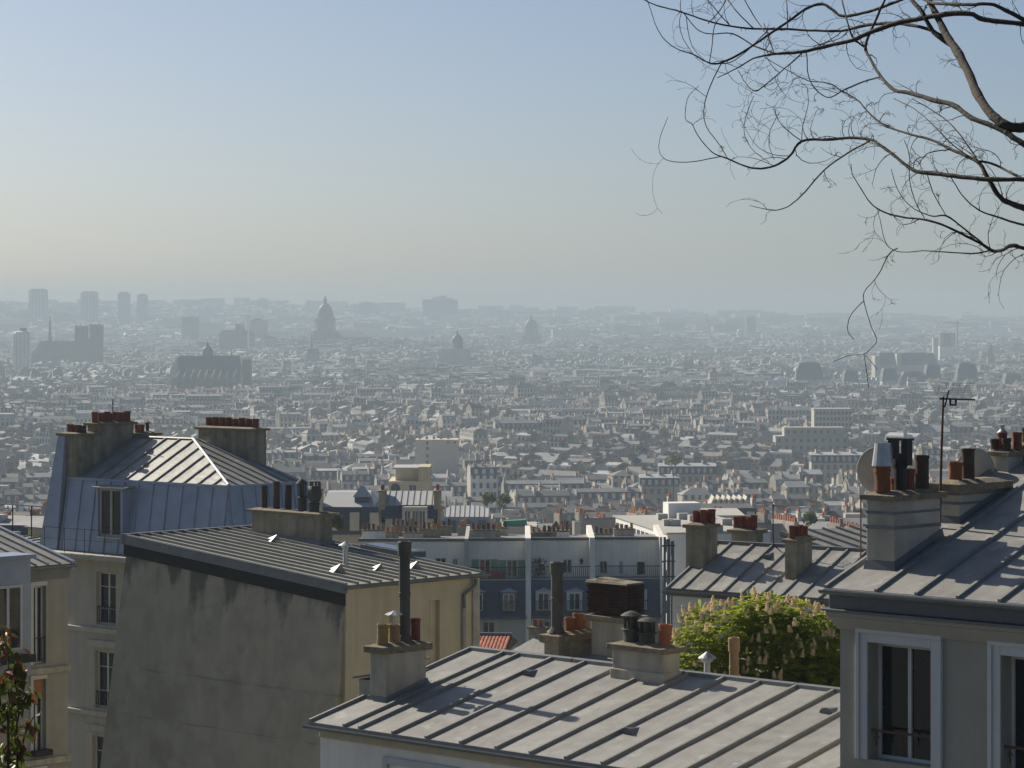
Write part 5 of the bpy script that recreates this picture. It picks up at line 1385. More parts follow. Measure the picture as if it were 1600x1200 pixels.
# high-rise towers on the skyline
for (a, b, tp, D, lb) in ((45, 72, 453, 6900, 'broad grey high-rise tower, leftmost on the hazy skyline'), (126, 151, 457, 6800, 'grey high-rise tower standing behind the cathedral towers'),
                          (184, 201, 458, 6800, 'slim grey high-rise, left one of the close pair on the skyline'), (214, 229, 461, 6900, 'slim grey high-rise, right one of the close pair on the skyline')):
    l = LM('high_rise', lb, 'tower', (a + b) / 2, D, 'high-rise towers on the left skyline')
    l.box('shaft', a, b, tp, None, 30, CONC); l.box('roof_plant', a + 3, b - 3, tp - 2, tp, 20, CONC, 4)
    for k in range(5): l.box('fin', a + (b - a) * (k + .5) / 5 - .5, a + (b - a) * (k + .5) / 5 + .5, tp + 1, None, .6, STONE_L, -.7)
for (a, b, tp, D, m, lb) in ((660, 715, 468, 7400, CONC, 'long stepped slab of flats on the skyline right of the great dome'), (284, 309, 496, 5300, CONC, 'square grey block below the skyline left of the pale chimney tower'),
                      (561, 586, 473, 7600, CONC, 'flat-topped block on the skyline just right of the great dome'), (402, 418, 467, 8000, CONC, 'small block on the skyline left of the great dome'),
                      (848, 872, 485, 8300, CONC, 'low wide block on the skyline right of the chapel dome'), (919, 927, 483, 8300, CONC, 'narrow block standing on the central skyline'), (942, 963, 485, 8350, CONC, 'wide pale block on the central skyline right of a narrow one'),
                      (1166, 1181, 496, 6200, CONC, 'dark block right of the small white observatory dome'), (30, 44, 486, 6700, STONE_L, 'pale flats at the foot of the leftmost high-rise'), (100, 118, 478, 7600, CONC, 'distant flats between the two leftmost high-rises'),
                      (478, 484, 471, 8000, STONE_L, 'pale slim tower just left of the great dome lantern'), (1330, 1352, 494, 8400, CONC, 'faint slab on the right skyline behind the hanging twig')):
    l = LM('skyline_block', lb, 'building', (a + b) / 2, D)
    l.box('body', a, b, tp, None, 22, m)
    l.box('roof_plant', a + (b - a) * .3, a + (b - a) * .7, tp - (4 if b - a > 40 else 1.6), tp, 12, m, 3)
    if b - a > 40: l.box('upper_wing', a + 14, b - 8, tp - 2.5, tp, 14, m, 2); l.box('upper_plant', a + 26, b - 18, tp - 6, tp - 2.5, 10, m, 3)
    for k in range(3): l.box('window_band', a + 1, b - 1, tp + 3 + 3.2 * k, tp + 4.3 + 3.2 * k, .5, SLATE_F, -.4)
# church with tower and pale chimney
l = LM('tower_church', 'long dark church roof with square tower beside a pale slender shaft', 'church', 378, 4300)
l.box('nave', 342, 396, 524, None, 22, STONE); l.roof('nave_roof', 341, 397, 516, 524, 24, SLATE_F, -1, 5); l.box('tower', 368, 378, 506, None, 10, STONE, -2); l.spire('turret', 380.5, 5, 497, 517, STONE, 3)
l = LM('pale_shaft', 'slender pale shaft catching the sun left of the great dome', 'tower', 388, 4250)
l.box('shaft', 386.5, 389.5, 494, None, 3, WHITE); l.box('head', 386, 390.5, 492, 494, 4, WHITE, -.5)
l = LM('grey_block', 'grey block right of the pale slender shaft', 'building', 403, 4600); l.box('body', 391, 417, 500, None, 20, STONE_L); l.box('roof_plant', 396, 408, 498, 500, 8, CONC, 4)
l = LM('chapel_spire', 'thin dark chapel spire left below the great dome', 'church', 486, 3560)
l.box('chapel', 480, 498, 552, None, 14, STONE); l.roof('chapel_roof', 479, 499, 545, 552, 16, SLATE_F, -1, 2); l.spire('spire', 486, 5, 517, 548, LEAD, 7)
l = LM('skyline_spire', 'tiny needle spire on the right half of the skyline', 'church', 1105, 6500)
l.box('tower', 1103, 1107.5, 500, None, 8, STONE); l.spire('spire', 1105.2, 4.4, 486, 500, STONE, 4)
l = LM('observatory_dome', 'small white sunlit dome right of the needle spire', 'observatory', 1157, 5300)
l.box('base', 1146, 1170, 527, None, 20, STONE_L); l.lathe('drum', 1157, [(5.2, 527), (5.2, 520)], WHITE, 8); l.lathe('dome', 1157, [(5.4, 520), (5, 517.4), (3.4, 515.2), (.4, 514)], WHITE, 8)
# wrapped tower at right
l = LM('wrapped_tower', 'tall church tower with white-wrapped lower half at right', 'church', 1480, 3914)
l.box('wrapping', 1468.5, 1490.5, 541, None, 20, WHITE, -.5); l.box('upper_tower', 1469.5, 1492, 520.5, 541, 18, STONE, 0)
for k in (1471, 1486): l.box('pier', k, k + 4, 522, 540, 1.5, STONE_L, -1.6)
l.box('second_tower', 1462, 1469, 528, None, 14, STONE_L, 22); l.box('platform', 1467, 1493.5, 572, 574, 24, STONE_L, -3); l.box('band', 1468, 1491, 558, 559.5, .5, CONC, -1.1)
def crane(px, D, top, left, right, bot, lb):
    l = LM('tower_crane', lb, 'crane', px, D, 'tower cranes on the skyline')
    mb = MB(); mb.box(-.8, .8, -.8, .8, 0, l.z(top)); mb.build('mast', mat('crane_steel', (.35, .22, .12), .6), l.t)
    mb = MB(); mb.box(l.x(left), l.x(right), -.6, .6, l.z(top + 1.6), l.z(top + .4)); mb.build('jib', MATS['crane_steel'], l.t)
    mb = MB(); mb.tube([(0, 0, l.z(top)), (0, 0, l.z(top - 2.5))], .5, 5); mb.build('apex', MATS['crane_steel'], l.t)
crane(1496, 4000, 503, 1476, 1500, 572, 'faint tower crane beside the wrapped church tower'); crane(1400, 8200, 489, 1394, 1408, 500, 'tiny crane on the right skyline left of the wrapped tower')
crane(1511, 8000, 487, 1505, 1519, 500, 'tiny crane on the right skyline right of the wrapped tower'); crane(442, 7800, 470, 436, 452, 480, 'tiny crane on the skyline left of the great dome'); crane(770, 6500, 506, 760, 776, 520, 'tiny crane on the skyline left of the chapel dome')
l = LM('spired_church', 'dark church tower with pyramid spire at the right edge', 'church', 1549, 3600)
l.box('tower', 1543.5, 1555, 558, None, 11, STONE); l.lathe('spire', 1549.2, [(5.6, 558), (3.2, 549), (.3, 536)], SLATE_F, 5, 4); l.box('nave', 1532, 1570, 572, None, 20, STONE, 8); l.roof('nave_roof', 1531, 1571, 565, 572, 20, SLATE_F, 8, 3)
l = LM('railway_hall', 'long pale hall with arched end and dark roof left of the wrapped tower', 'building', 1418, 3000)
l.box('hall', 1375, 1466, 570, None, 40, STONE_L, 6); l.roof('hall_roof', 1373, 1468, 552, 570, 42, SLATE_F, 5, 5); l.box('end_pavilion', 1368, 1376, 556, None, 30, STONE_L, 4); l.box('mid_pavilion', 1402, 1409, 553, None, 34, STONE_L, 3)
# palace: pavilions with tall slate roofs joined by long pale wings
PAV = [(1243, 1288, 567, 593, 'rounded'), (1318, 1343, 579, 597, ''), (1378, 1403, 576, 595, ''), (1407, 1449, 581, 607, 'wide '), (1446, 1471, 570, 592, ''), (1495, 1529, 568, 596, 'tall '), (1569, 1599, 584, 605, '')]
LBL = ['widest dark palace pavilion roof, leftmost of the row at right', 'small palace pavilion roof second from left in the row', 'palace pavilion roof third from left, behind the pale wing', 'broad low palace pavilion roof left of the wrapped tower', 'palace pavilion roof at the foot of the wrapped tower', 'tall palace pavilion roof right of the wrapped tower', 'last palace pavilion roof at the right frame edge']
for (a, b, tp, bt, _), lb in zip(PAV, LBL):
    l = LM('palace_pavilion', lb, 'palace', (a + b) / 2, 2650, 'slate-roofed palace pavilions')
    l.box('body', a + 1, b - 1, bt, None, 20, STONE_L); 
    mb = MB(); x0, x1, dp = l.x(a), l.x(b), 21.0
    prof = [(0, bt), (.07, bt + (tp - bt) * .45), (.15, bt + (tp - bt) * .85), (.19, tp)]
    for (i0, z0), (i1, z1) in zip(prof, prof[1:]):
        w0, w1 = (x1 - x0) * i0 * .8, (x1 - x0) * i1 * .8
        mb.hull8([(x0 + w0, -.5 + w0, l.z(z0)), (x1 - w0, -.5 + w0, l.z(z0)), (x1 - w0, dp - w0, l.z(z0)), (x0 + w0, dp - w0, l.z(z0))],
                 [(x0 + w1, -.5 + w1, l.z(z1)), (x1 - w1, -.5 + w1, l.z(z1)), (x1 - w1, dp - w1, l.z(z1)), (x0 + w1, dp - w1, l.z(z1))])
    mb.build('steep_roof', SLATE_F, l.t)
    l.box('roof_crest', a + (b - a) * .28, b - (b - a) * .28, tp - 1, tp, 2, LEAD, 9)
    for k in (0, 1): l.box('chimney_stack', a + 1 + k * (b - a - 4), a + 3 + k * (b - a - 4), tp + (bt - tp) * .3, bt, 2, STONE_L, 1)
for (a, b, tp, bt, D, lb) in ((1200, 1405, 594, 604, 2700, 'long pale palace wing left of the broad pavilion roof'), (1471, 1570, 597, 607, 2690, 'long pale palace wing between the right-hand pavilions'), (845, 1195, 589, 596, 2750, 'very long low palace wing stretching across the right of centre')):
    l = LM('palace_wing', lb, 'palace', (a + b) / 2, D, 'long palace wings')
    l.box('body', a, b, bt, None, 14, STONE_L); l.roof('roof', a - 1, b + 1, tp, bt, 15, ZF, -.5, 1)
    for k in range(int((b - a) / 22)): l.box('dormer', a + 8 + k * 22, a + 11 + k * 22, bt - 4, bt, 2, STONE_L, 0)
KEEP_OUT += [(478, 580, 4300, 4550), (800, 860, 4900, 5100), (685, 740, 3250, 3400), (262, 395, 2380, 2600), (44, 164, 3550, 3760), (14, 50, 2900, 3120), (335, 420, 4150, 4400),
             (1455, 1500, 3780, 3980), (1526, 1575, 3500, 3650), (1362, 1472, 2900, 3080), (1190, 1610, 2480, 2720), (840, 1200, 2640, 2790), (476, 502, 3450, 3600), (1140, 1175, 5200, 5340)]

# ================================================================== mid-distance buildings one can single out
def far_house(name, label, px0, px1, ptop, D, dep=10, yaw=0, wall=REND_P, storeys=(), win=None, cat='building'):
    X0 = (px0 - 800) / F * D; gz = ground_z(X0, D) - 1
    t = thing(name, Vector((X0, D, gz)), label, cat); t.rotation_euler = (0, 0, R(yaw))
    W = (px1 - px0) / F * D / max(.3, math.cos(R(yaw))); H = CZ - (ptop - HZ) / F * D - gz
    KEEP_OUT.append((px0 - 6, px1 + 6, D - 6, D + dep + 6))
    KEEP_OUT.append((px0 - 4, px1 + 4, max(252, D - 22), D))
    return t, W, H
def add_windows(t, xs, zs, w, h, y=-.03, m=None, frame=True):
    for z in zs:
        for x in xs:
            mb = MB(); mb.box(x, x + w, y, y + .04, z, z + h); o = mb.build('window', m or GLASS_F, t)
            if frame:
                mb = MB(); mb.box(x - .1, x, y - .03, y + .03, z - .05, z + h + .05); mb.box(x + w, x + w + .1, y - .03, y + .03, z - .05, z + h + .05); mb.box(x + w * .46, x + w * .54, y - .03, y - .001, z, z + h); mb.build('frame', TRIM, o)

def special():
    rg = random.Random(3)
    # slate mansard block left of the white terrace
    t, W, H = far_house('slate_mansard_block', 'block with dark slate mansard, zinc top and tall white dormer door, behind the gable house', 596, 684, 810, 262, 9)
    mb = MB(); mb.box(0, W, 0, 9, 0, H); mb.build('wall', REND_P, t)
    mb = MB(); mb.hull8([(0, -.4, H), (W, -.4, H), (W, 9, H), (0, 9, H)], [(0, .2, H + 1.2), (W, .2, H + 1.2), (W, 9, H + 1.2), (0, 9, H + 1.2)]); mb.build('mansard', SLATE, t)
    n = 9; vx = Vector((0, 4.5, 1.0))
    zinc_roof(t, (0, .1, H + 1.22), X, vx, [W * i / n for i in range(n + 1)], lambda u: 0, lambda u: vx.length, sheet=ZF, bw=.08, bh=.06)
    mb = MB(); mb.box(1.9, 4.2, -1.0, .5, H - 1.4, H + 1.1); d = mb.build('dormer', TRIM_G, t); add_windows(t, (2.15, 2.85, 3.5), (H - 1.2,), .5, 1.9, -1.04)
    for x in (-.25, W - .35): chimney(t, x, x + .6, 0, 3.5, H - 1, H + 2.4, m=CHIM, pots=[(.5, .15 + .2 * k, .13, .4, 'clay', CLAY_R) for k in range(4)])
    # pyramid-roofed block further left
    t, W, H = far_house('pyramid_roof_block', 'block with small zinc pyramid roof and slate dormers behind the ribbed roof', 503, 594, 792, 275, 10)
    mb = MB(); mb.box(0, W, 0, 10, 0, H); mb.build('wall', REND_P, t)
    mb = MB(); mb.hull8([(0, -.6, H - 2.6), (W, -.6, H - 2.6), (W, -.01, H - 2.6), (0, -.01, H - 2.6)], [(0, -.05, H), (W, -.05, H), (W, -.01, H), (0, -.01, H)]); mb.build('mansard', SLATE, t)
    mb = MB(); mb.hull8([(0, -.2, H), (W * .9, -.2, H), (W * .9, 10, H), (0, 10, H)], [(.3, 4, H + 1.2), (W * .8, 4, H + 1.2), (W * .8, 6, H + 1.2), (.3, 6, H + 1.2)]); mb.build('roof', ZF, t)
    mb = MB(); mb.box(W * .55, W * .8, 1, 3, H, H + .9); mb.build('turret', SLATE, t)
    mb = MB(); mb.hull8([(W * .52, .7, H + .9), (W * .83, .7, H + .9), (W * .83, 3.3, H + .9), (W * .52, 3.3, H + .9)], [(W * .66, 1.9, H + 1.9), (W * .69, 1.9, H + 1.9), (W * .69, 2.1, H + 1.9), (W * .66, 2.1, H + 1.9)]); mb.build('pyramid_roof', ZF, t)
    for k in range(3): 
        mb = MB(); mb.box(.8 + k * 1.9, 1.7 + k * 1.9, -.9, .2, H - 2.2, H - .5); mb.build('dormer', REND_P, t)
    chimney(t, -.6, .1, -.5, 1, H - 1, H + 1.6, m=CHIM_L, pots=[(.5, .3, .15, .5, 'clay', CLAY_R), (.5, .7, .15, .5, 'clay', CLAY_R)])
    # blue mansard with pale zinc roof
    t, W, H = far_house('blue_mansard_block', 'small blue-grey mansard block with pale ribbed roof left of the green tarpaulin', 690, 768, 808, 305, 9)
    mb = MB(); mb.box(0, W, 0, 9, 0, H - 2); mb.build('wall', REND_P, t)
    mb = MB(); mb.hull8([(0, -.4, H - 2), (W, -.4, H - 2), (W, 9, H - 2), (0, 9, H - 2)], [(.3, .1, H), (W - .3, .1, H), (W - .3, 8.7, H), (.3, 8.7, H)]); mb.build('mansard', ZINC_B, t)
    vx = Vector((0, 4.3, .9)); zinc_roof(t, (.3, .1, H + .02), X, vx, [(W - .6) * i / 9 for i in range(10)], lambda u: 0, lambda u: vx.length if .5 < u < W - 1.2 else vx.length * .8, sheet=ZF, bw=.08, bh=.06)
    for k in range(3):
        mb = MB(); mb.box(.7 + k * 1.6, 1.5 + k * 1.6, -.55, .1, H - 1.7, H - .35); mb.build('dormer', GLASS_F, t)
    # white modern block with window bands
    t, W, H = far_house('white_modern_block', 'bright white modern block with slanting window bands right of the terrace', 962, 1046, 808, 265, 14, 0, TRIM)
    t.rotation_euler = (0, 0, R(-80)); W = 21.0; KEEP_OUT.append((925, 1110, 240, 300))
    mb = MB(); mb.box(0, W, 0, 9, 0, H); mb.build('wall', WHITE, t)
    mb = MB(); mb.box(-.1, W + .1, -.1, 9.1, H, H + .15); mb.build('roof', TRIM_G, t)
    for r in range(4):
        for k in range(int(W / 1.75)):
            x = .35 + k * 1.75
            if x + 1.2 > W: break
            mb = MB(); mb.box(x, x + 1.15, -.04, .01, H - 1.5 - r * 2.6, H - .45 - r * 2.6); o = mb.build('window', GLASS_F, t)
    mb = MB(); mb.box(2, 4.2, 4, 7, H + .15, H + 1.5); mb.build('roof_room', WHITE, t)
    for k in range(9):
        x, y = rg.uniform(.6, W - 1.2), rg.uniform(1, 7.5); mb = MB(); mb.box(x, x + .9, y, y + .9, H + .15, H + .7); mb.build('roof_unit', TRIM_G, t)
    t, W, H = far_house('white_penthouse_block', 'white flat-topped block with one small window behind the paired chimneys', 1085, 1160, 808, 285, 10, 0)
    mb = MB(); mb.box(0, W, 0, 10, 0, H); mb.build('wall', WHITE, t); mb = MB(); mb.box(-.25, W + .25, -.25, 10.2, H, H + .2); mb.build('roof', TRIM_G, t)
    add_windows(t, (W * .72,), (H - 1.0,), .5, .55)
    # beige building with a round window
    t, W, H = far_house('round_window_block', 'beige stepped block with a dark round window high on its wall', 607, 672, 752, 420, 12)
    mb = MB(); mb.box(0, W, 0, 12, 0, H); mb.build('wall', REND_C, t)
    mb = MB(); mb.box(W * .16, W * .72, 1.5, 9, H, H + 1.7); mb.build('upper_storey', REND_C, t); mb = MB(); mb.box(W * .10, W * .76, 1, 9.5, H + 1.7, H + 1.95); mb.build('flat_roof', ZF, t)
    mb = MB(); mb.box(W * .72, W, .01, 8, H, H + 2.1); mb.build('side_tower', REND_C, t)
    mb = MB(); mb.prism([(W * .17 + .68 * math.cos(2 * math.pi * i / 18), -.03, H - 1.0 + .68 * math.sin(2 * math.pi * i / 18)) for i in range(18)], (0, .06, 0)); mb.build('round_window', GLASS_F, t)
    add_windows(t, (W * .5,), (H - 2.4,), 1.0, 1.8)
    # blank cream party wall block
    t, W, H = far_house('blank_wall_block', 'tall block showing a blank cream wall with one column of small windows', 649, 716, 687, 1120, 14)
    mb = MB(); mb.box(0, W, 0, 14, 0, H); mb.build('wall', mat('pink_cream_render', (.68, .58, .47), .9, .05, .3), t)
    add_windows(t, (W * .25,), (H - 2, H - 4, H - 7, H - 9.5), .9, 1.2, frame=False); add_windows(t, (W * .74, W * .9), (H - 1.4,), .8, .7, frame=False)
    for k in range(5): chimney(t, 1 + k * 2.8, 2 + k * 2.8, 5, 5.6, H - .2, H + .8, m=CHIM_L, pots=[(.5, .5, .2, .5, 'clay', CLAY)])
    # beige hospital-like block with rows of windows
    t, W, H = far_house('many_windowed_block', 'broad beige block with rows of square windows above the right-hand roofs', 1212, 1326, 668, 1300, 14)
    mb = MB(); mb.box(0, W, 0, 14, 0, H - 4); mb.build('wall', REND_P, t); mb = MB(); mb.box(W * .12, W * .95, 1, 12, H - 4, H); mb.build('upper_storey', REND_P, t)
    mb = MB(); mb.box(-.3, W + .3, -.4, .2, H - 4.3, H - 3.9); mb.build('cornice', STONE_L, t)
    add_windows(t, [1 + k * W / 10 for k in range(10)], (H - 6.6, H - 10, H - 13.4), 1.3, 1.7, frame=False); add_windows(t, [W * .16 + k * W / 11 for k in range(8)], (H - 2.8,), 1.2, 1.5, .96, frame=False)
    t, W, H = far_house('pale_office_block', 'pale office block with close window grid behind the broad beige block', 1272, 1330, 640, 1500, 14)
    mb = MB(); mb.box(0, W, 0, 14, 0, H); mb.build('wall', STONE_L, t); add_windows(t, [.8 + k * W / 10 for k in range(10)], [H - 2.6 - 3.1 * k for k in range(4)], 1.2, 1.7, frame=False)
    mb = MB(); mb.box(-.3, W + .3, -.4, 14, H, H + .5); mb.build('roof', ZF, t)
    # sawtooth-roofed workshop
    t, W, H = far_house('sawtooth_workshop', 'workshop with a row of bright sunlit sawtooth gables left of the stacks', 1108, 1168, 793, 640, 12)
    mb = MB(); mb.box(0, W, 0, 12, 0, H); mb.build('wall', REND_P, t)
    for k in range(7):
        x = k * W / 7; w_ = W / 7
        mb = MB(); mb.prism([(x + .02, 0, H + .001), (x + w_ - .02, 0, H + .001), (x + w_ - .1, 0, H + 2.4)], (0, 9, 0)); mb.build('sawtooth', STONE_L, t)
    # green tarpaulin
    o = P(785, 822, 300); mb = MB()
    w_ = (824 - 785) / F * 300
    mb.hull8([(0, 0, 0), (w_, 0, 0), (w_, 2, 0), (0, 2, 0)], [(.1, .1, .5), (w_ - .1, .1, .65), (w_ - .2, 1.9, .6), (.1, 1.9, .45)])
    t = mb.build('green_tarpaulin', GREEN_NET, None, loc=o); tag(t, 'green tarpaulin stretched over a roof behind the white terrace', 'tarpaulin')
    gz = ground_z(o.x, 300) - 1
    t = thing('covered_roof_house', Vector((o.x - 1, 299.5, gz)), 'low house carrying the green tarpaulin behind the white terrace', 'house')
    mb = MB(); mb.box(0, w_ + 2, 0, 7, 0, o.z - gz - .01); mb.build('wall', REND_P, t)
    mb = MB(); mb.box(-.2, .0, 0, 7, 0, o.z - gz + .8); mb.build('party_wall', CHIM_L, t)
    KEEP_OUT.append((780, 830, 260, 310))
    # dark long mansard rows at right
    for (a, b, pt_, D, lb) in ((1030, 1120, 733, 1040, 'long dark mansard row with lit dormers, left of the two at right of centre'), (1268, 1350, 715, 1080, 'dark mansard row with a line of pale dormers left of the dishes'), (1000, 1062, 752, 960, 'curved dark mansard block with pale roof edge right of centre')):
        t, W, H = far_house('mansard_row', lb, a, b, pt_ + 8, D, 12)
        mb = MB(); mb.box(0, W, 0, 12, 0, H); mb.build('wall', CHIM_L, t)
        add_windows(t, [1 + k * 2.4 for k in range(int((W - 1.5) / 2.4))], [H - 2.6 - 3.1 * k for k in range(4)], 1.1, 1.8, frame=False)
        mb = MB(); mb.hull8([(0, -.2, H), (W, -.2, H), (W, 12, H), (0, 12, H)], [(0, 1, H + 2.8), (W, 1, H + 2.8), (W, 11, H + 2.8), (0, 11, H + 2.8)]); mb.build('mansard', SLATE, t)
        mb = MB(); mb.hull8([(0, .8, H + 2.81), (W, .8, H + 2.81), (W, 11, H + 2.81), (0, 11, H + 2.81)], [(0, 5, H + 3.7), (W, 5, H + 3.7), (W, 7, H + 3.7), (0, 7, H + 3.7)]); mb.build('roof', ZF, t)
        for k in range(int(W / 2.2)):
            mb = MB(); mb.box(.6 + k * 2.2, 1.6 + k * 2.2, -.1, 1, H + .5, H + 2.2); d = mb.build('dormer', STONE_L, t)
        for k in range(3): chimney(t, 2 + k * W / 3, 2.6 + k * W / 3, 4, 8, H + 2.8, H + 4.6, m=CHIM_L, pots=[(.5, .2 + .2 * j, .2, .5, 'clay', CLAY) for j in range(4)])
special()

# ================================================================== the sea of roofs
REFS = [(32, 'the white round tower'), (75, 'the needle spire'), (138, 'the twin square towers'), (208, 'the close pair of high-rises'), (325, 'the gothic church'), (400, 'the pale slender shaft'), (507, 'the great dome'),
        (640, 'the long skyline slab'), (714, 'the low dark dome'), (830, 'the chapel dome'), (945, 'the central skyline blocks'), (1105, 'the needle skyline spire'), (1157, 'the white observatory dome'), (1265, 'the leftmost palace pavilion'),
        (1390, 'the railway hall'), (1480, 'the wrapped tower'), (1549, 'the pyramid spire')]
def tone(c):
    v = sum(c) / 3; warm = c[0] - c[2]
    return ('white' if v > .59 else 'cream' if warm > .10 else 'pale grey' if v > .48 else 'beige' if warm > .07 else 'grey')

def make_city():
    rg = random.Random(2024)
    cand = []
    Y = 255.0
    # regular street fabric, one yaw for each quarter of about 170 x 210 m
    cells = {}
    ymax = 5400
    cy = 1
    while cy * 210 < ymax:
        y0 = cy * 210; hw = (y0 + 210) * .20 + 30
        for cx in range(int(math.floor(-hw / 170 + 40)), int(math.ceil(hw / 170 + 40)) + 1):
            xc = (cx - 40) * 170 + 85; yc = y0 + 105
            yaw, key = city_yaw(xc, yc)
            ca, sa = math.cos(R(yaw)), math.sin(R(yaw))
            v = -150.0; row = 0
            while v < 150:
                dep = rg.uniform(7.2, 10.5); u = -150 + rg.uniform(0, 8); since = 0
                hrow = rg.uniform(14.5, 19)
                while u < 150:
                    W = rg.uniform(5.5, 14) if rg.random() < .9 else rg.uniform(15, 30)
                    X_, Y_ = xc + ca * u - sa * v, yc + sa * u + ca * v
                    um = u + W / 2; Xm, Ym = xc + ca * um - sa * (v + dep / 2), yc + sa * um + ca * (v + dep / 2)
                    if math.floor(Xm / 170 + 40) == cx and math.floor(Ym / 210) == cy and abs(Xm) < Ym * .192 + 14 and Ym > 252:
                        cand.append((Ym, Xm, X_, Y_, ca, sa, W, dep, hrow + rg.uniform(-4.5, 3.5)))
                    u += W + (.05 if rg.random() < .86 else rg.uniform(5, 11))
                v += dep + (rg.uniform(2, 6) if row % 2 else rg.uniform(7, 12)); row += 1
        cy += 1
    cand.sort(key=lambda c: c[0])
    stuff = CM(); singles = []
    GREEN = [(745, 802, 470, 620), (1040, 1060, 820, 880), (1210, 1400, 2740, 3250), (860, 1120, 3500, 4200), (1150, 1330, 4250, 4700), (470, 580, 4560, 4700)]
    for (Ym, Xm, X_, Y_, ca, sa, W, dep, h) in cand:
        px = 800 + F * Xm / Ym
        if in_keep(Xm, Ym) or any(a < px < b and c < Ym < d for a, b, c, d in GREEN): continue
        gz = ground_z(Xm, Ym) - 1.5
        if rg.random() < .05: h *= .55
        if rg.random() < .02 and Ym > 900: h += rg.uniform(3, 9)
        if Ym < 420: h = min(h, CZ - (838 - HZ) * Ym / F - gz)
        if h < 5: continue
        kind = rg.choices(('mansard', 'gable', 'hip', 'flat'), (.46, .34, .12, .08))[0]
        ztop = gz + h + 2.5; py = HZ + (CZ - ztop) * F / Ym
        front = -20 < px < 1620 and (py < 845) and not (px < 500 and py > 800) and not (px > 1060 and py > 838) and not (px < 230 and py > 690)
        if len(singles) < 300 and front and Ym > 255:
            singles.append((px, Ym, X_, Y_, ca, sa, W, dep, h, gz, kind)); continue
        if py > 870: continue
        T = lambda x, y, z, X_=X_, Y_=Y_, ca=ca, sa=sa, gz=gz: (X_ + ca * x - sa * y, Y_ + sa * x + ca * y, gz + z)
        lod = 1 if Ym < 1500 else 2 if Ym < 2600 else 3
        city_block(rg, {'wall': stuff, 'roof': stuff, 'chimney': stuff}, T, W, dep, h, kind, lod)
    # suburbs beyond: slabs and low blocks on the rising rim
    for k in range(3400):
        Y_ = 5400 + 3500 * (rg.random() ** .8); px = rg.uniform(-40, 1640); X_ = (px - 800) / F * Y_
        if in_keep(X_, Y_): continue
        gz = ground_z(X_, Y_) - 2
        big = rg.random() < .06
        W = rg.uniform(40, 90) if big else rg.uniform(14, 34); dep = rg.uniform(11, 20); h = rg.uniform(20, 34) if big else rg.uniform(7, 18)
        a = R(rg.uniform(-50, 50)); ca, sa = math.cos(a), math.sin(a)
        T = lambda x, y, z: (X_ + ca * x - sa * y, Y_ + sa * x + ca * y, gz + z)
        wc = rg.choice(PAL_W); zc = rg.choice(PAL_Z + [(.28, .15, .10)])
        stuff.box(T, 0, W, 0, dep, 0, h, wc, zc)
        if not big:
            stuff.quad(T(0, -.5, h), T(W, -.5, h), T(W, dep / 2, h + 3), T(0, dep / 2, h + 3), zc); stuff.quad(T(W, dep + .5, h), T(0, dep + .5, h), T(0, dep / 2, h + 3), T(W, dep / 2, h + 3), zc)
    o = link('city_rooftops', stuff.mesh('city_rooftops', CITY)); tag(o, 'endless jumble of grey roofs fading into haze', None, None, 'stuff')
    # the nearest 300 one by one
    labels = {}
    rows = []
    for i, (px, Ym, X_, Y_, ca, sa, W, dep, h, gz, kind) in enumerate(singles):
        root = bpy.data.objects.new('city_block', None); COL.objects.link(root)
        root.location = (X_, Y_, gz); root.rotation_euler = (0, 0, math.atan2(sa, ca))
        parts = {k: CM() for k in ('wall', 'roof', 'chimney')}
        T = lambda x, y, z: (x, y, z)
        r2 = random.Random(i * 31 + 5)
        wc, zc, sc_, z1 = city_block(r2, parts, T, W, dep, h, kind, 0)
        link('wall', parts['wall'].mesh('wall', CITY_PLAIN), root)
        link('roof', parts['roof'].mesh('roof', CITY_PLAIN), root)
        c = link('chimney_stack', parts['chimney'].mesh('chimney_stack', CITY_PLAIN), root)
        c['kind'] = 'stuff'
        wm = MB()
        nfl = 3
        fronts = []
        # facades turned towards us: the -y side when it faces us, else +y; and the +x / -x ends are mostly blank
        ysd = -1 if (ca * 0 - (-sa) * 0 + ca) > 0 else 1
        for fl in range(nfl):
            z0 = h - 2.6 - 3.0 * fl
            if z0 < 1: break
            n = int((W - 1.2) / 2.3)
            for k in range(n):
                x = 1.0 + k * (W - 1.2) / n
                if ysd < 0: wm.box(x, x + 1.05, -.05, .06, z0, z0 + 1.75)
                else: wm.box(x, x + 1.05, dep - .06, dep + .05, z0, z0 + 1.75)
        if wm.v:
            wobj = wm.build('window', GLASS_F, root); wobj['kind'] = 'stuff'
        roofn = {'mansard': ('slate mansard' if sum(sc_) < .5 else 'zinc mansard'), 'gable': 'zinc gable roof', 'hip': 'hipped zinc roof', 'flat': 'flat roof'}[kind]
        ref = min(REFS, key=lambda q: abs(q[0] - px))[1]
        band = 'close behind the terrace' if Ym < 520 else 'in nearer roofs' if Ym < 640 else 'in middle roofs' if Ym < 780 else 'in farther roofs'
        rows.append((root, f'{tone(wc)} block with {roofn} {band}, below {ref}', px))
    by = {}
    for r in rows: by.setdefault(r[1], []).append(r)
    ORD = ['leftmost', 'second', 'third', 'fourth', 'fifth', 'sixth', 'seventh', 'eighth']
    for lb, rs in by.items():
        rs.sort(key=lambda r: r[2])
        for k, (root, _, px) in enumerate(rs):
            t = lb if len(rs) == 1 else f'{ORD[min(k, 7)]} {lb}'
            tag(root, t, 'building', 'city blocks below the hill')
    return GREEN
GREEN = make_city()

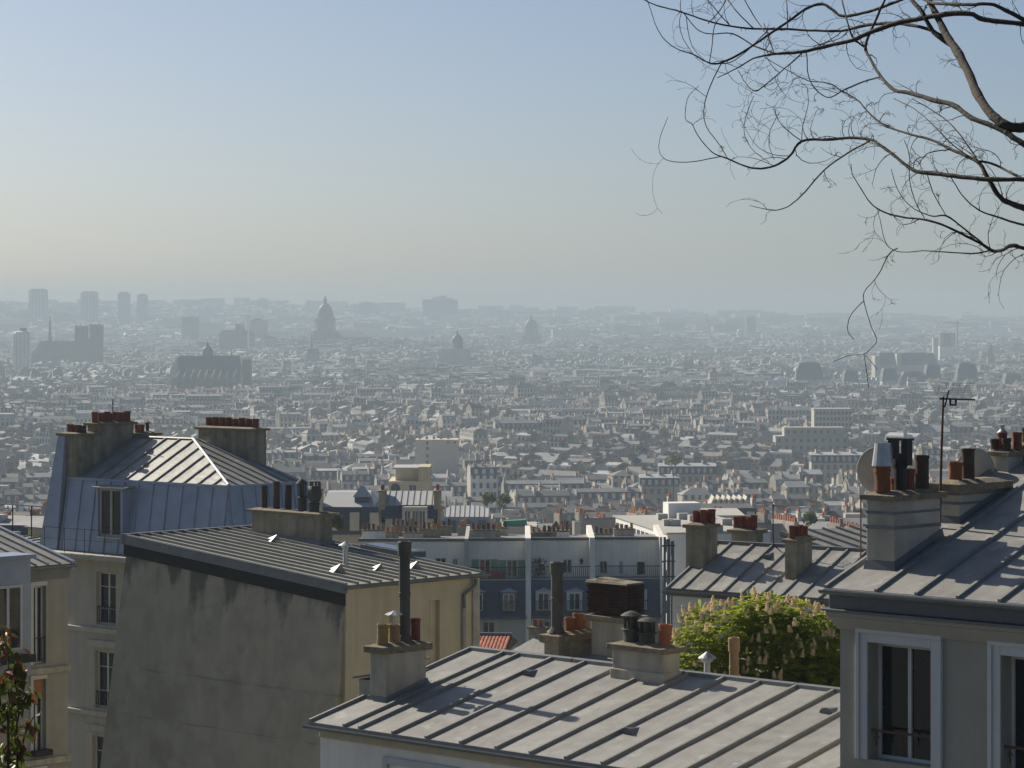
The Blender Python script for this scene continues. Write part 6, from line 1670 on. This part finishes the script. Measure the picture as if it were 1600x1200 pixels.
# trees: woods on the rim and in the parks read as one mass
def far_trees():
    rg = random.Random(77); mb = MB()
    def crown(c, r, h):
        n = 7; vs = [c + Vector((0, 0, h * rg.uniform(.9, 1.1)))]
        for k, (rr, zz) in enumerate(((.55, .82), (1, .5), (.8, .15))):
            for i in range(n):
                a = 2 * math.pi * (i + .5 * k) / n; q = rg.uniform(.7, 1.2)
                vs.append(c + Vector((r * rr * q * math.cos(a), r * rr * q * math.sin(a), h * (zz + rg.uniform(-.1, .1)))))
        fs = [(0, 1 + i, 1 + (i + 1) % n) for i in range(n)]
        for k in range(2):
            for i in range(n): fs.append((1 + k * n + i, 1 + (k + 1) * n + i, 1 + (k + 1) * n + (i + 1) % n, 1 + k * n + (i + 1) % n))
        mb.add(vs, fs)
    for a, b, c, d in GREEN[2:]:
        n = int((b - a) * (d - c) / 420)
        for _ in range(min(n, 900)):
            Y_ = rg.uniform(c, d); px = rg.uniform(a, b); X_ = (px - 800) / F * Y_
            crown(Vector((X_, Y_, ground_z(X_, Y_) + 2)), rg.uniform(4, 7), rg.uniform(11, 17))
    for _ in range(1900):
        Y_ = rg.uniform(6000, 9200); px = rg.uniform(-40, 1640); X_ = (px - 800) / F * Y_
        if noise.noise(Vector((X_ * .0011, Y_ * .0011, 9))) < .02 and Y_ < 8300: continue
        for j in range(2): crown(Vector((X_ + rg.uniform(-30, 30), Y_, ground_z(X_, Y_) - 2)), rg.uniform(9, 26), rg.uniform(9, 18))
    o = mb.build('distant_woods', FARLEAF); tag(o, 'dull green woods and parks in the far haze', kind='stuff')
    # small clumps in the nearer streets
    for i, (a, b, Y_, zz, lb) in enumerate(((752, 776, 520, 0, 'left one of two small green trees above the white terrace'), (776, 800, 530, 0, 'right one of two small green trees above the white terrace'), (1040, 1064, 850, 0, 'small bright green tree beside the glass hall right of centre'),
                                         (508, 536, 240, 0, 'small yellow-green tree beside the slate dormers left of the white terrace'), (1255, 1276, 420, 0, 'dull green treetop between roofs left of the ribbed roof'))):
        X_ = ((a + b) / 2 - 800) / F * Y_; gz = ground_z(X_, Y_)
        top = {0: 768, 1: 770, 2: 705, 3: 803, 4: 800}[i]
        zt = CZ - (top - HZ) * Y_ / F - gz
        t = thing('street_tree', Vector((X_, Y_, gz)), lb, 'tree', 'small trees among the roofs')
        r = (b - a) / F * Y_ / 2
        m2 = MB(); m2.tube([(0, 0, 0), (0, 0, zt * .8)], [.25, .1], 6); m2.build('trunk', BARK, t)
        m2 = MB()
        for _ in range(900):
            v = Vector((rg.gauss(0, 1), rg.gauss(0, 1), rg.gauss(0, 1))).normalized() * (rg.random() ** .4)
            c = Vector((v.x * r, v.y * r, zt - r * 1.0 + v.z * r * .95))
            if noise.noise(c * .9) < -.12: continue
            e = .32
            m2.add([c + Vector((rg.uniform(-e, e), rg.uniform(-e, e), rg.uniform(-e, e))) for _ in range(3)], [(0, 1, 2)])
        m2.build('crown', STREETLEAF, t)
far_trees()

# ================================================================== flowering chestnut
def chestnut():
    rg = random.Random(12)
    Y0 = 57.0
    base = P(1190, 1100, Y0); gz = ground_z(base.x, Y0) - .2
    t = thing('chestnut_tree', Vector((base.x, Y0, gz)), 'chestnut tree in full leaf with cream flower candles beside the corner house', 'tree')
    zt = P(1190, 948, Y0).z - gz
    m2 = MB(); m2.tube([(0, 0, 0), (.1, 0, zt * .35), (0, .1, zt * .6)], [.28, .22, .15], 10); m2.build('trunk', BARK, t)
    for k in range(7):
        a = k * .9; m2 = MB(); m2.tube([(0, 0, zt * (.35 + .03 * k)), (math.cos(a) * .8, math.sin(a) * .7, zt * .6), (math.cos(a) * 1.4, math.sin(a) * 1.0, zt * .82)], [.12, .08, .03], 6); m2.build('limb', BARK, t)
    lobes = []
    for px, py, r in ((1085, 1010, .42), (1095, 980, .36), (1130, 985, .5), (1120, 1040, .5), (1170, 972, .48), (1165, 1020, .55), (1205, 968, .45), (1215, 1010, .6), (1255, 985, .5), (1262, 1030, .6), (1290, 1000, .5), (1290, 1050, .6), (1200, 1060, .6), (1240, 1075, .6), (1080, 1050, .45), (1320, 1020, .6), (1140, 1075, .5), (1180, 950 + 16, .28), (1232, 966, .3)):
        for dy in (-.45, .5):
            p = P(px, py, Y0 + dy * 1.2 + rg.uniform(-.3, .3)); lobes.append((Vector((p.x - base.x, p.y - Y0, p.z - gz)), r))
    cr = MB(); tips = []
    def leaf(c, out, s):
        # palmate leaf: five drooping leaflets
        side = out.cross(Zv).normalized() if abs(out.z) < .95 else X
        for k in range(5):
            a = (k - 2) * .55
            d = (out * math.cos(a) + side * math.sin(a)); d.z -= .45; d.normalize()
            w = d.cross(Zv); w = w.normalized() * s * .19 if w.length > .01 else X * s * .19
            L = s * (1.0 - .15 * abs(k - 2))
            cr.add([c, c + d * L * .62 + w + Zv * .015, c + d * L, c + d * L * .62 - w + Zv * .015], [(0, 1, 2, 3)])
    for c, r in lobes:
        for _ in range(int(185 * (r / .5) ** 2)):
            v = Vector((rg.gauss(0, 1), rg.gauss(0, 1), rg.gauss(0, 1) + .25)).normalized()
            p = c + v * r * rg.uniform(.55, 1.08)
            if noise.noise(p * 2.6) < -.16: continue
            leaf(p, Vector((v.x, v.y, v.z * .3)).normalized(), rg.uniform(.13, .21))
        for _ in range(int(26 * (r / .5) ** 2)):
            v = Vector((rg.gauss(0, .8), rg.gauss(0, .8) - .5, abs(rg.gauss(0, .8)) + .12)).normalized()
            q_ = c + v * r * rg.uniform(.98, 1.14)
            if not any((q_ - c2).length < r2 * .93 for c2, r2 in lobes if c2 is not c): tips.append((q_, v))
    cr.build('crown', LEAF, t)
    # flower candle: one mesh, copied
    fm = MB()
    for k in range(84):
        z = .02 + .20 * (k / 84); rr = .050 * (1 - (k / 84) ** 1.7) * (.75 + .25 * math.sin(k * 1.7)) + .006
        a = k * 2.4; c = Vector((rr * math.cos(a), rr * math.sin(a), z)); e = .021
        o1 = Vector((math.cos(a), math.sin(a), .4)) * e; s1 = Vector((-math.sin(a), math.cos(a), 0)) * e
        fm.add([c - s1, c + o1, c + s1, c + Zv * e], [(0, 1, 2), (0, 2, 3)])
    me = fm.mesh('flower_spike', FLOWER)
    rg.shuffle(tips)
    for p, v in tips[:298]:
        o = link('flower_spike', me, t, 0, p - Zv * .03); s = rg.uniform(.55, .95); o.scale = (s * 1.1, s * 1.1, s * rg.uniform(.85, 1.15)); o.rotation_euler = (rg.uniform(-.3, .3), rg.uniform(-.3, .3), rg.uniform(0, 6))
chestnut()

# ================================================================== bare tree at top right
def bare_tree():
    rg = random.Random(4)
    q = 2.4615
    Yd = lambda px, py: 19 + .9 * math.sin(px * .006 + 1) + .7 * math.cos(py * .011)
    limbs = [
        [(1700, 480, 44), (1600, 490, 38), (1540, 485, 36), (1480, 445, 36), (1430, 380, 36), (1390, 290, 34), (1350, 210, 36), (1310, 150, 30), (1270, 70, 26), (1235, 0, 22), (1215, -60, 20)],
        [(1330, 180, 22), (1250, 120, 20), (1210, 50, 18), (1170, 0, 16), (1140, -50, 14)],
        [(1700, 105, 24), (1600, 92, 20), (1450, 75, 20), (1390, 52, 20), (1300, 55, 20), (1180, 75, 20), (1110, 88, 20), (1020, 120, 18), (940, 155, 16), (850, 175, 14), (740, 200, 12), (640, 208, 9), (560, 225, 6), (500, 260, 5), (420, 300, 3)],
        [(1110, 88, 14), (1000, 95, 12), (900, 118, 10), (800, 118, 9), (690, 112, 9), (560, 110, 8), (470, 100, 7), (380, 80, 6), (280, 45, 5.5), (200, 25, 5), (140, 0, 4), (60, -40, 3)],
        [(1310, 155, 13), (1240, 115, 13), (1170, 98, 13), (1110, 88, 14)],
        [(1700, 120, 20), (1600, 75, 18), (1530, 40, 16), (1470, 15, 14), (1390, 18, 13), (1290, 15, 12), (1230, 5, 12), (1170, -30, 10)],
        [(1150, -10, 12), (1060, 25, 12), (980, 50, 12), (900, 62, 12), (860, 35, 12), (820, 15, 12), (760, 35, 11), (690, 85, 10), (600, 145, 9), (520, 200, 9), (440, 240, 8), (390, 243, 7), (330, 210, 5), (270, 190, 4), (220, 155, 3.5), (185, 100, 3), (165, 40, 3), (150, 0, 3)],
        [(1700, 610, 24), (1600, 555, 22), (1540, 515, 22), (1480, 485, 20), (1400, 455, 20), (1330, 405, 20), (1250, 385, 18), (1170, 360, 16), (1100, 345, 14), (1050, 295, 14), (1010, 230, 12), (990, 180, 12), (1020, 100, 10), (1050, 30, 10), (1070, -10, 8)],
        [(990, 185, 8), (940, 140, 8), (920, 80, 7), (900, 0, 6)],
        [(1700, 700, 20), (1600, 690, 17), (1480, 690, 18), (1380, 683, 18), (1280, 670, 18), (1190, 660, 16), (1140, 630, 14), (1090, 590, 13), (1050, 560, 13), (1010, 537, 12), (930, 530, 11), (850, 537, 11), (745, 542, 10), (700, 600, 9), (640, 638, 8), (570, 648, 7), (510, 632, 6), (460, 610, 6), (400, 585, 4), (345, 520, 4), (325, 480, 3.5), (300, 460, 3), (298, 420, 3), (310, 370, 2.5), (350, 330, 2)],
        [(460, 610, 4), (430, 560, 4), (380, 490, 4), (368, 430, 4), (385, 350, 4.5), (430, 255, 5), (446, 236, 5)],
        [(460, 610, 4), (430, 603, 4), (330, 622, 3.5), (240, 620, 3), (200, 590, 2.5), (200, 530, 2.5), (230, 450, 2)],
        [(1010, 540, 8), (920, 590, 7), (830, 655, 6), (760, 735, 6), (700, 790, 5), (650, 808, 4), (600, 803, 3), (545, 790, 2)],
        [(1700, 840, 26), (1600, 800, 23), (1555, 785, 22), (1510, 760, 20), (1470, 700, 18), (1430, 630, 16), (1400, 610, 14), (1320, 575, 12), (1250, 540, 10), (1140, 510, 8), (1060, 480, 7), (1000, 430, 6), (960, 385, 5), (900, 350, 5), (850, 320, 4), (770, 310, 4), (690, 270, 3.5), (600, 220, 3)],
        [(1600, 690, 11), (1540, 660, 10), (1480, 630, 10), (1430, 620, 10)],
        [(1700, 990, 18), (1600, 955, 15), (1550, 945, 16), (1520, 960, 14), (1480, 965, 13), (1440, 940, 12), (1380, 910, 10), (1300, 870, 9), (1220, 845, 8), (1130, 835, 7), (1060, 815, 6), (1010, 780, 5), (970, 720, 4), (940, 670, 3.5), (935, 630, 3)],
        [(1480, 962, 7), (1400, 975, 6), (1300, 970, 5), (1210, 965, 4), (1130, 970, 3.5), (1080, 950, 3), (1060, 910, 3), (1050, 860, 2.5), (1035, 800, 2.5)],
        [(1440, 935, 7), (1370, 880, 7), (1300, 830, 7), (1240, 830, 5), (1160, 790, 4), (1110, 720, 3.5), (1090, 650, 3)],
        [(1700, 880, 12), (1600, 865, 10), (1500, 835, 8), (1430, 810, 6), (1370, 760, 5), (1330, 700, 4), (1300, 650, 3.5)],
        [(1050, 295, 7), (980, 315, 7), (900, 350, 6), (850, 375, 5), (800, 345, 5), (770, 290, 4.5), (765, 215, 4), (758, 195, 4)],
        [(620, 110, 5), (540, 190, 4), (470, 240, 4), (400, 243, 4)], [(752, 196, 6), (735, 215, 6), (660, 280, 5), (600, 330, 5), (565, 350, 5), (530, 320, 4), (500, 270, 3.5)],
        [(1300, 830, 4), (1250, 740, 4), (1225, 660, 3.5)], [(1220, 845, 4), (1180, 770, 4), (1160, 690, 4), (1160, 600, 3.5), (1140, 540, 3)], [(1430, 630, 6), (1370, 540, 6), (1310, 470, 5), (1240, 420, 5), (1170, 380, 4)],
        [(1400, 610, 5), (1330, 560, 4.5), (1250, 480, 4), (1180, 420, 4), (1100, 380, 4)], [(745, 542, 4), (700, 510, 4), (660, 470, 3.5), (640, 420, 3)], [(745, 542, 3.5), (750, 480, 3), (770, 400, 3), (765, 330, 2.5)], [(620, 625, 3.5), (560, 580, 3), (525, 520, 3), (530, 450, 3), (560, 370, 3)],
        [(1320, 575, 5), (1230, 590, 4), (1190, 640, 3.5)], [(640, 615, 2.5), (620, 560, 3), (625, 500, 3), (660, 430, 3)], [(385, 90, 4), (430, 40, 4), (460, -10, 4)], [(560, 110, 5), (500, 50, 4), (460, 0, 4)], [(690, 112, 4), (690, 50, 4), (685, -10, 4)], [(470, 100, 4), (400, 20, 4), (370, -20, 3)], [(600, 120, 4), (560, 60, 4), (520, -10, 4)], [(640, 208, 4), (620, 150, 4), (600, 90, 3.5)],
        [(390, 243, 4), (400, 180, 4), (410, 100, 4), (440, 60, 3)], [(330, 210, 3), (290, 150, 3), (275, 90, 3), (285, 40, 2.5)], [(380, 240, 3), (330, 190, 3), (310, 130, 3), (300, 60, 3)], [(290, 50, 4), (340, 110, 4), (390, 130, 4), (480, 130, 5), (560, 175, 6), (640, 205, 6)],
    ]
    orig = [[(1402, 388, 2.2), (1388, 398, 1.9), (1372, 430, 1.6), (1351, 455, 1.4), (1350, 470, 1.4), (1355, 490, 1.3), (1362, 512, 1.3), (1370, 532, 1.3), (1360, 545, 1.2), (1350, 553, 1.1), (1325, 556, 1.3), (1302, 565, 1)],
            [(1350, 470, 1.6), (1335, 485, 1.4), (1326, 500, 1.3), (1325, 518, 1.2), (1334, 530, 1)], [(1350, 553, 1.4), (1354, 580, 1.2), (1357, 607, .9)], [(1352, 555, 1.4), (1362, 566, 1.2), (1370, 577, .9)]]
    base = Vector((5.2, 19.2, ground_z(5.2, 19.2) - .2))
    t = thing('bare_tree', base, 'dark leafless tree whose arching twigs reach in at top right', 'tree')
    bx = base
    tm = MB(); tm.tube([(0, 0, 0), (.05, 0, 3), (-.05, .1, 6), (.1, 0, 9), (0, 0, 12)], [.3, .25, .2, .13, .06], 12); tm.build('trunk', BARK, t, smooth=True)
    def spl(pts, n=4):
        out = []
        for i in range(len(pts) - 1):
            p0, p1, p2, p3 = pts[max(i - 1, 0)], pts[i], pts[i + 1], pts[min(i + 2, len(pts) - 1)]
            for k in range(n):
                u = k / n
                out.append(tuple(.5 * ((2 * b) + (-a + c) * u + (2 * a - 5 * b + 4 * c - d) * u * u + (-a + 3 * b - 3 * c + d) * u ** 3) for a, b, c, d in zip(p0, p1, p2, p3)))
        out.append(pts[-1]); return out
    tw = MB(); paths = []
    for li, L in enumerate(limbs + orig):
        if li < len(limbs): L = [(950 + x / q, y / q, w_ / q) for x, y, w_ in L]
        S = spl(L); off = rg.uniform(-.6, .6); pts = []; rad = []; n = len(S)
        for i, (px, py, w_) in enumerate(S):
            y = Yd(px, py) + off * math.sin(math.pi * min(1, i / n)) * .8
            j = .25 + w_ * .03
            p = P(px + rg.uniform(-j, j), py + rg.uniform(-j, j), y); pts.append(p - bx); rad.append(max(.0018, w_ * y / F * .5 * rg.uniform(.92, 1.1)))
        if L[0][0] > 1600 and li < len(limbs):      # run the limb on to the trunk
            zc = pts[0].z - .3; pts = [Vector((0, 0, zc - .5))] + pts; rad = [rad[0] * 1.4] + rad
        paths.append((pts, rad))
        if max(r for r in rad) > .010:
            m2 = MB(); m2.tube(pts, rad, 8 if rad[0] > .03 else 6); m2.build('branch', BARK, t, smooth=True)
        else: tw.tube(pts, rad, 5)
    # twigs: hanging hooks with little spurs
    def twig(p, d, L, r, depth):
        n = max(5, int(L / .05)); pts = [p]; dd = d.normalized(); curl = rg.choice((-1, 1)) * rg.uniform(.6, 2.6) / n
        for i in range(n):
            ax = Vector((0, 1, 0)); dd = (Matrix.Rotation(curl, 3, ax) @ dd); dd = (dd + Vector((rg.gauss(0, .10), rg.gauss(0, .07), rg.gauss(0, .10)))).normalized()
            pts.append(pts[-1] + dd * L / n)
        rr = [max(.0011, r * (1 - .75 * i / n)) for i in range(n + 1)]
        tw.tube(pts, rr, 4)
        for i in range(1, n, 2):
            if rg.random() < .7:
                k = rg.uniform(.008, .022); v = Vector((rg.uniform(-1, 1), rg.uniform(-.6, .6), rg.uniform(-1, 1))).normalized(); tw.tube([pts[i], pts[i] + v * k], [rr[i] * .9, rr[i] * .7], 3)
        if depth > 0:
            for _ in range(rg.choice((1, 2, 2, 3))):
                i = rg.randrange(1, n); v = (pts[min(i + 1, n)] - pts[i - 1]).normalized()
                v = Matrix.Rotation(rg.choice((-1, 1)) * rg.uniform(.4, 1.1), 3, Vector((0, 1, 0))) @ v
                twig(pts[i], v + Vector((0, rg.uniform(-.3, .3), 0)), L * rg.uniform(.35, .65), rr[i] * .65, depth - 1)
    for pts, rad in paths:
        for i in range(2, len(pts) - 1):
            w_ = pts[i] + bx; px = 800 + F * w_.x / w_.y; py = HZ + (CZ - w_.z) * F / w_.y
            if px > 1610 or py < -10 or py > 440: continue
            pr = .30 if (1240 < px < 1530 and 60 < py < 270) else .14
            if rg.random() < pr * (1.0 if rad[i] < .03 else .5):
                d = (pts[i + 1] - pts[i - 1]).normalized(); d = Matrix.Rotation(rg.choice((-1, 1)) * rg.uniform(.5, 1.2), 3, Vector((0, 1, 0))) @ d
                if d.x > .3: d.x *= -.4
                twig(pts[i], d, rg.uniform(.14, .5), min(.0036, rad[i] * .6), rg.choice((1, 1, 2)))
            if rad[i] > .005 and rg.random() < .35:
                v = Vector((rg.uniform(-1, 1), rg.uniform(-.4, .4), rg.uniform(-1, 1))).normalized(); tw.tube([pts[i], pts[i] + v * (rad[i] + rg.uniform(.008, .03))], [.004, .002], 4)
    o = tw.build('twigs', TWIG, t); o['kind'] = 'stuff'
bare_tree()

# ================================================================== reddish shrub at the lower left corner
def shrub():
    rg = random.Random(8)
    Y0 = 15.0
    b = P(5, 1230, Y0); gz = ground_z(b.x, Y0)
    t = thing('rose_shrub', Vector((b.x, Y0, gz)), 'leggy shrub with red and green leaves in the lower left corner', 'shrub')
    def leafmesh(m, n):
        mb = MB(); mb.add([(0, 0, 0), (.012, .014, .004), (.016, .030, .002), (.0, .058, -.012), (-.016, .030, .002), (-.012, .014, .004), (0, .03, -.004)], [(0, 1, 6), (1, 2, 6), (2, 3, 6), (3, 4, 6), (4, 5, 6), (5, 0, 6)]); return mb.mesh(n, m)
    G, Rr = leafmesh(ROSE_G, 'leaf'), leafmesh(ROSE_R, 'leaf')
    stems = [[(12, 1240), (16, 1150), (14, 1080), (12, 1030), (4, 985)], [(30, 1240), (24, 1160), (30, 1100), (22, 1050), (30, 1020)], [(-20, 1240), (-10, 1150), (0, 1100), (6, 1060), (34, 1045)], [(20, 1240), (34, 1190), (40, 1140), (52, 1120)], [(-10, 1220), (0, 1180), (10, 1165), (30, 1150)], [(14, 1110), (30, 1090), (44, 1085)], [(-10, 1090), (0, 1010), (6, 1000)]]
    for s in stems:
        pts = [P(px, py, Y0 + rg.uniform(-.12, .12)) - t.location for px, py in s]
        fine = []
        for a, c in zip(pts, pts[1:]):
            for k in range(4): fine.append(a.lerp(c, k / 4) + Vector((rg.uniform(-.006, .006), 0, rg.uniform(-.006, .006))))
        fine.append(pts[-1])
        mb = MB(); mb.tube([fine[0] - Vector((0, 0, 1.2))] + fine, [.012] + [.007 - .0045 * i / len(fine) for i in range(len(fine))], 6); mb.build('stem', TWIG, t)
        for i, p in enumerate(fine):
            for _ in range(rg.choice((2, 3, 4))):
                w_ = p + t.location; py = HZ + (CZ - w_.z) * F / w_.y
                red = rg.random() < (.75 if py < 1065 else .22)
                o = link('leaf', Rr if red else G, t, 0, p + Vector((rg.uniform(-.03, .03), rg.uniform(-.05, .05), rg.uniform(-.03, .03))))
                k = rg.uniform(.8, 1.6); o.scale = (k, k, k); o.rotation_euler = (rg.uniform(-1.4, .5), rg.uniform(-.8, .8), rg.uniform(-3.1, 3.1))
shrub()

# ================================================================== haze
def haze():
    mb = MB(); mb.box(-4200, 4200, -312, 9460, -3, 146)
    m = bpy.data.materials.new('haze_air'); m.use_nodes = True
    N, L = m.node_tree.nodes, m.node_tree.links
    N.remove(N['Principled BSDF'])
    v = N.new('ShaderNodeVolumePrincipled')
    v.inputs['Color'].default_value = (.58, .705, .80, 1)
    v.inputs['Density'].default_value = 2.2e-4
    v.inputs['Anisotropy'].default_value = .05
    L.new(v.outputs[0], N['Material Output'].inputs['Volume'])
    o = mb.build('haze', m); tag(o, kind='stuff')
haze()
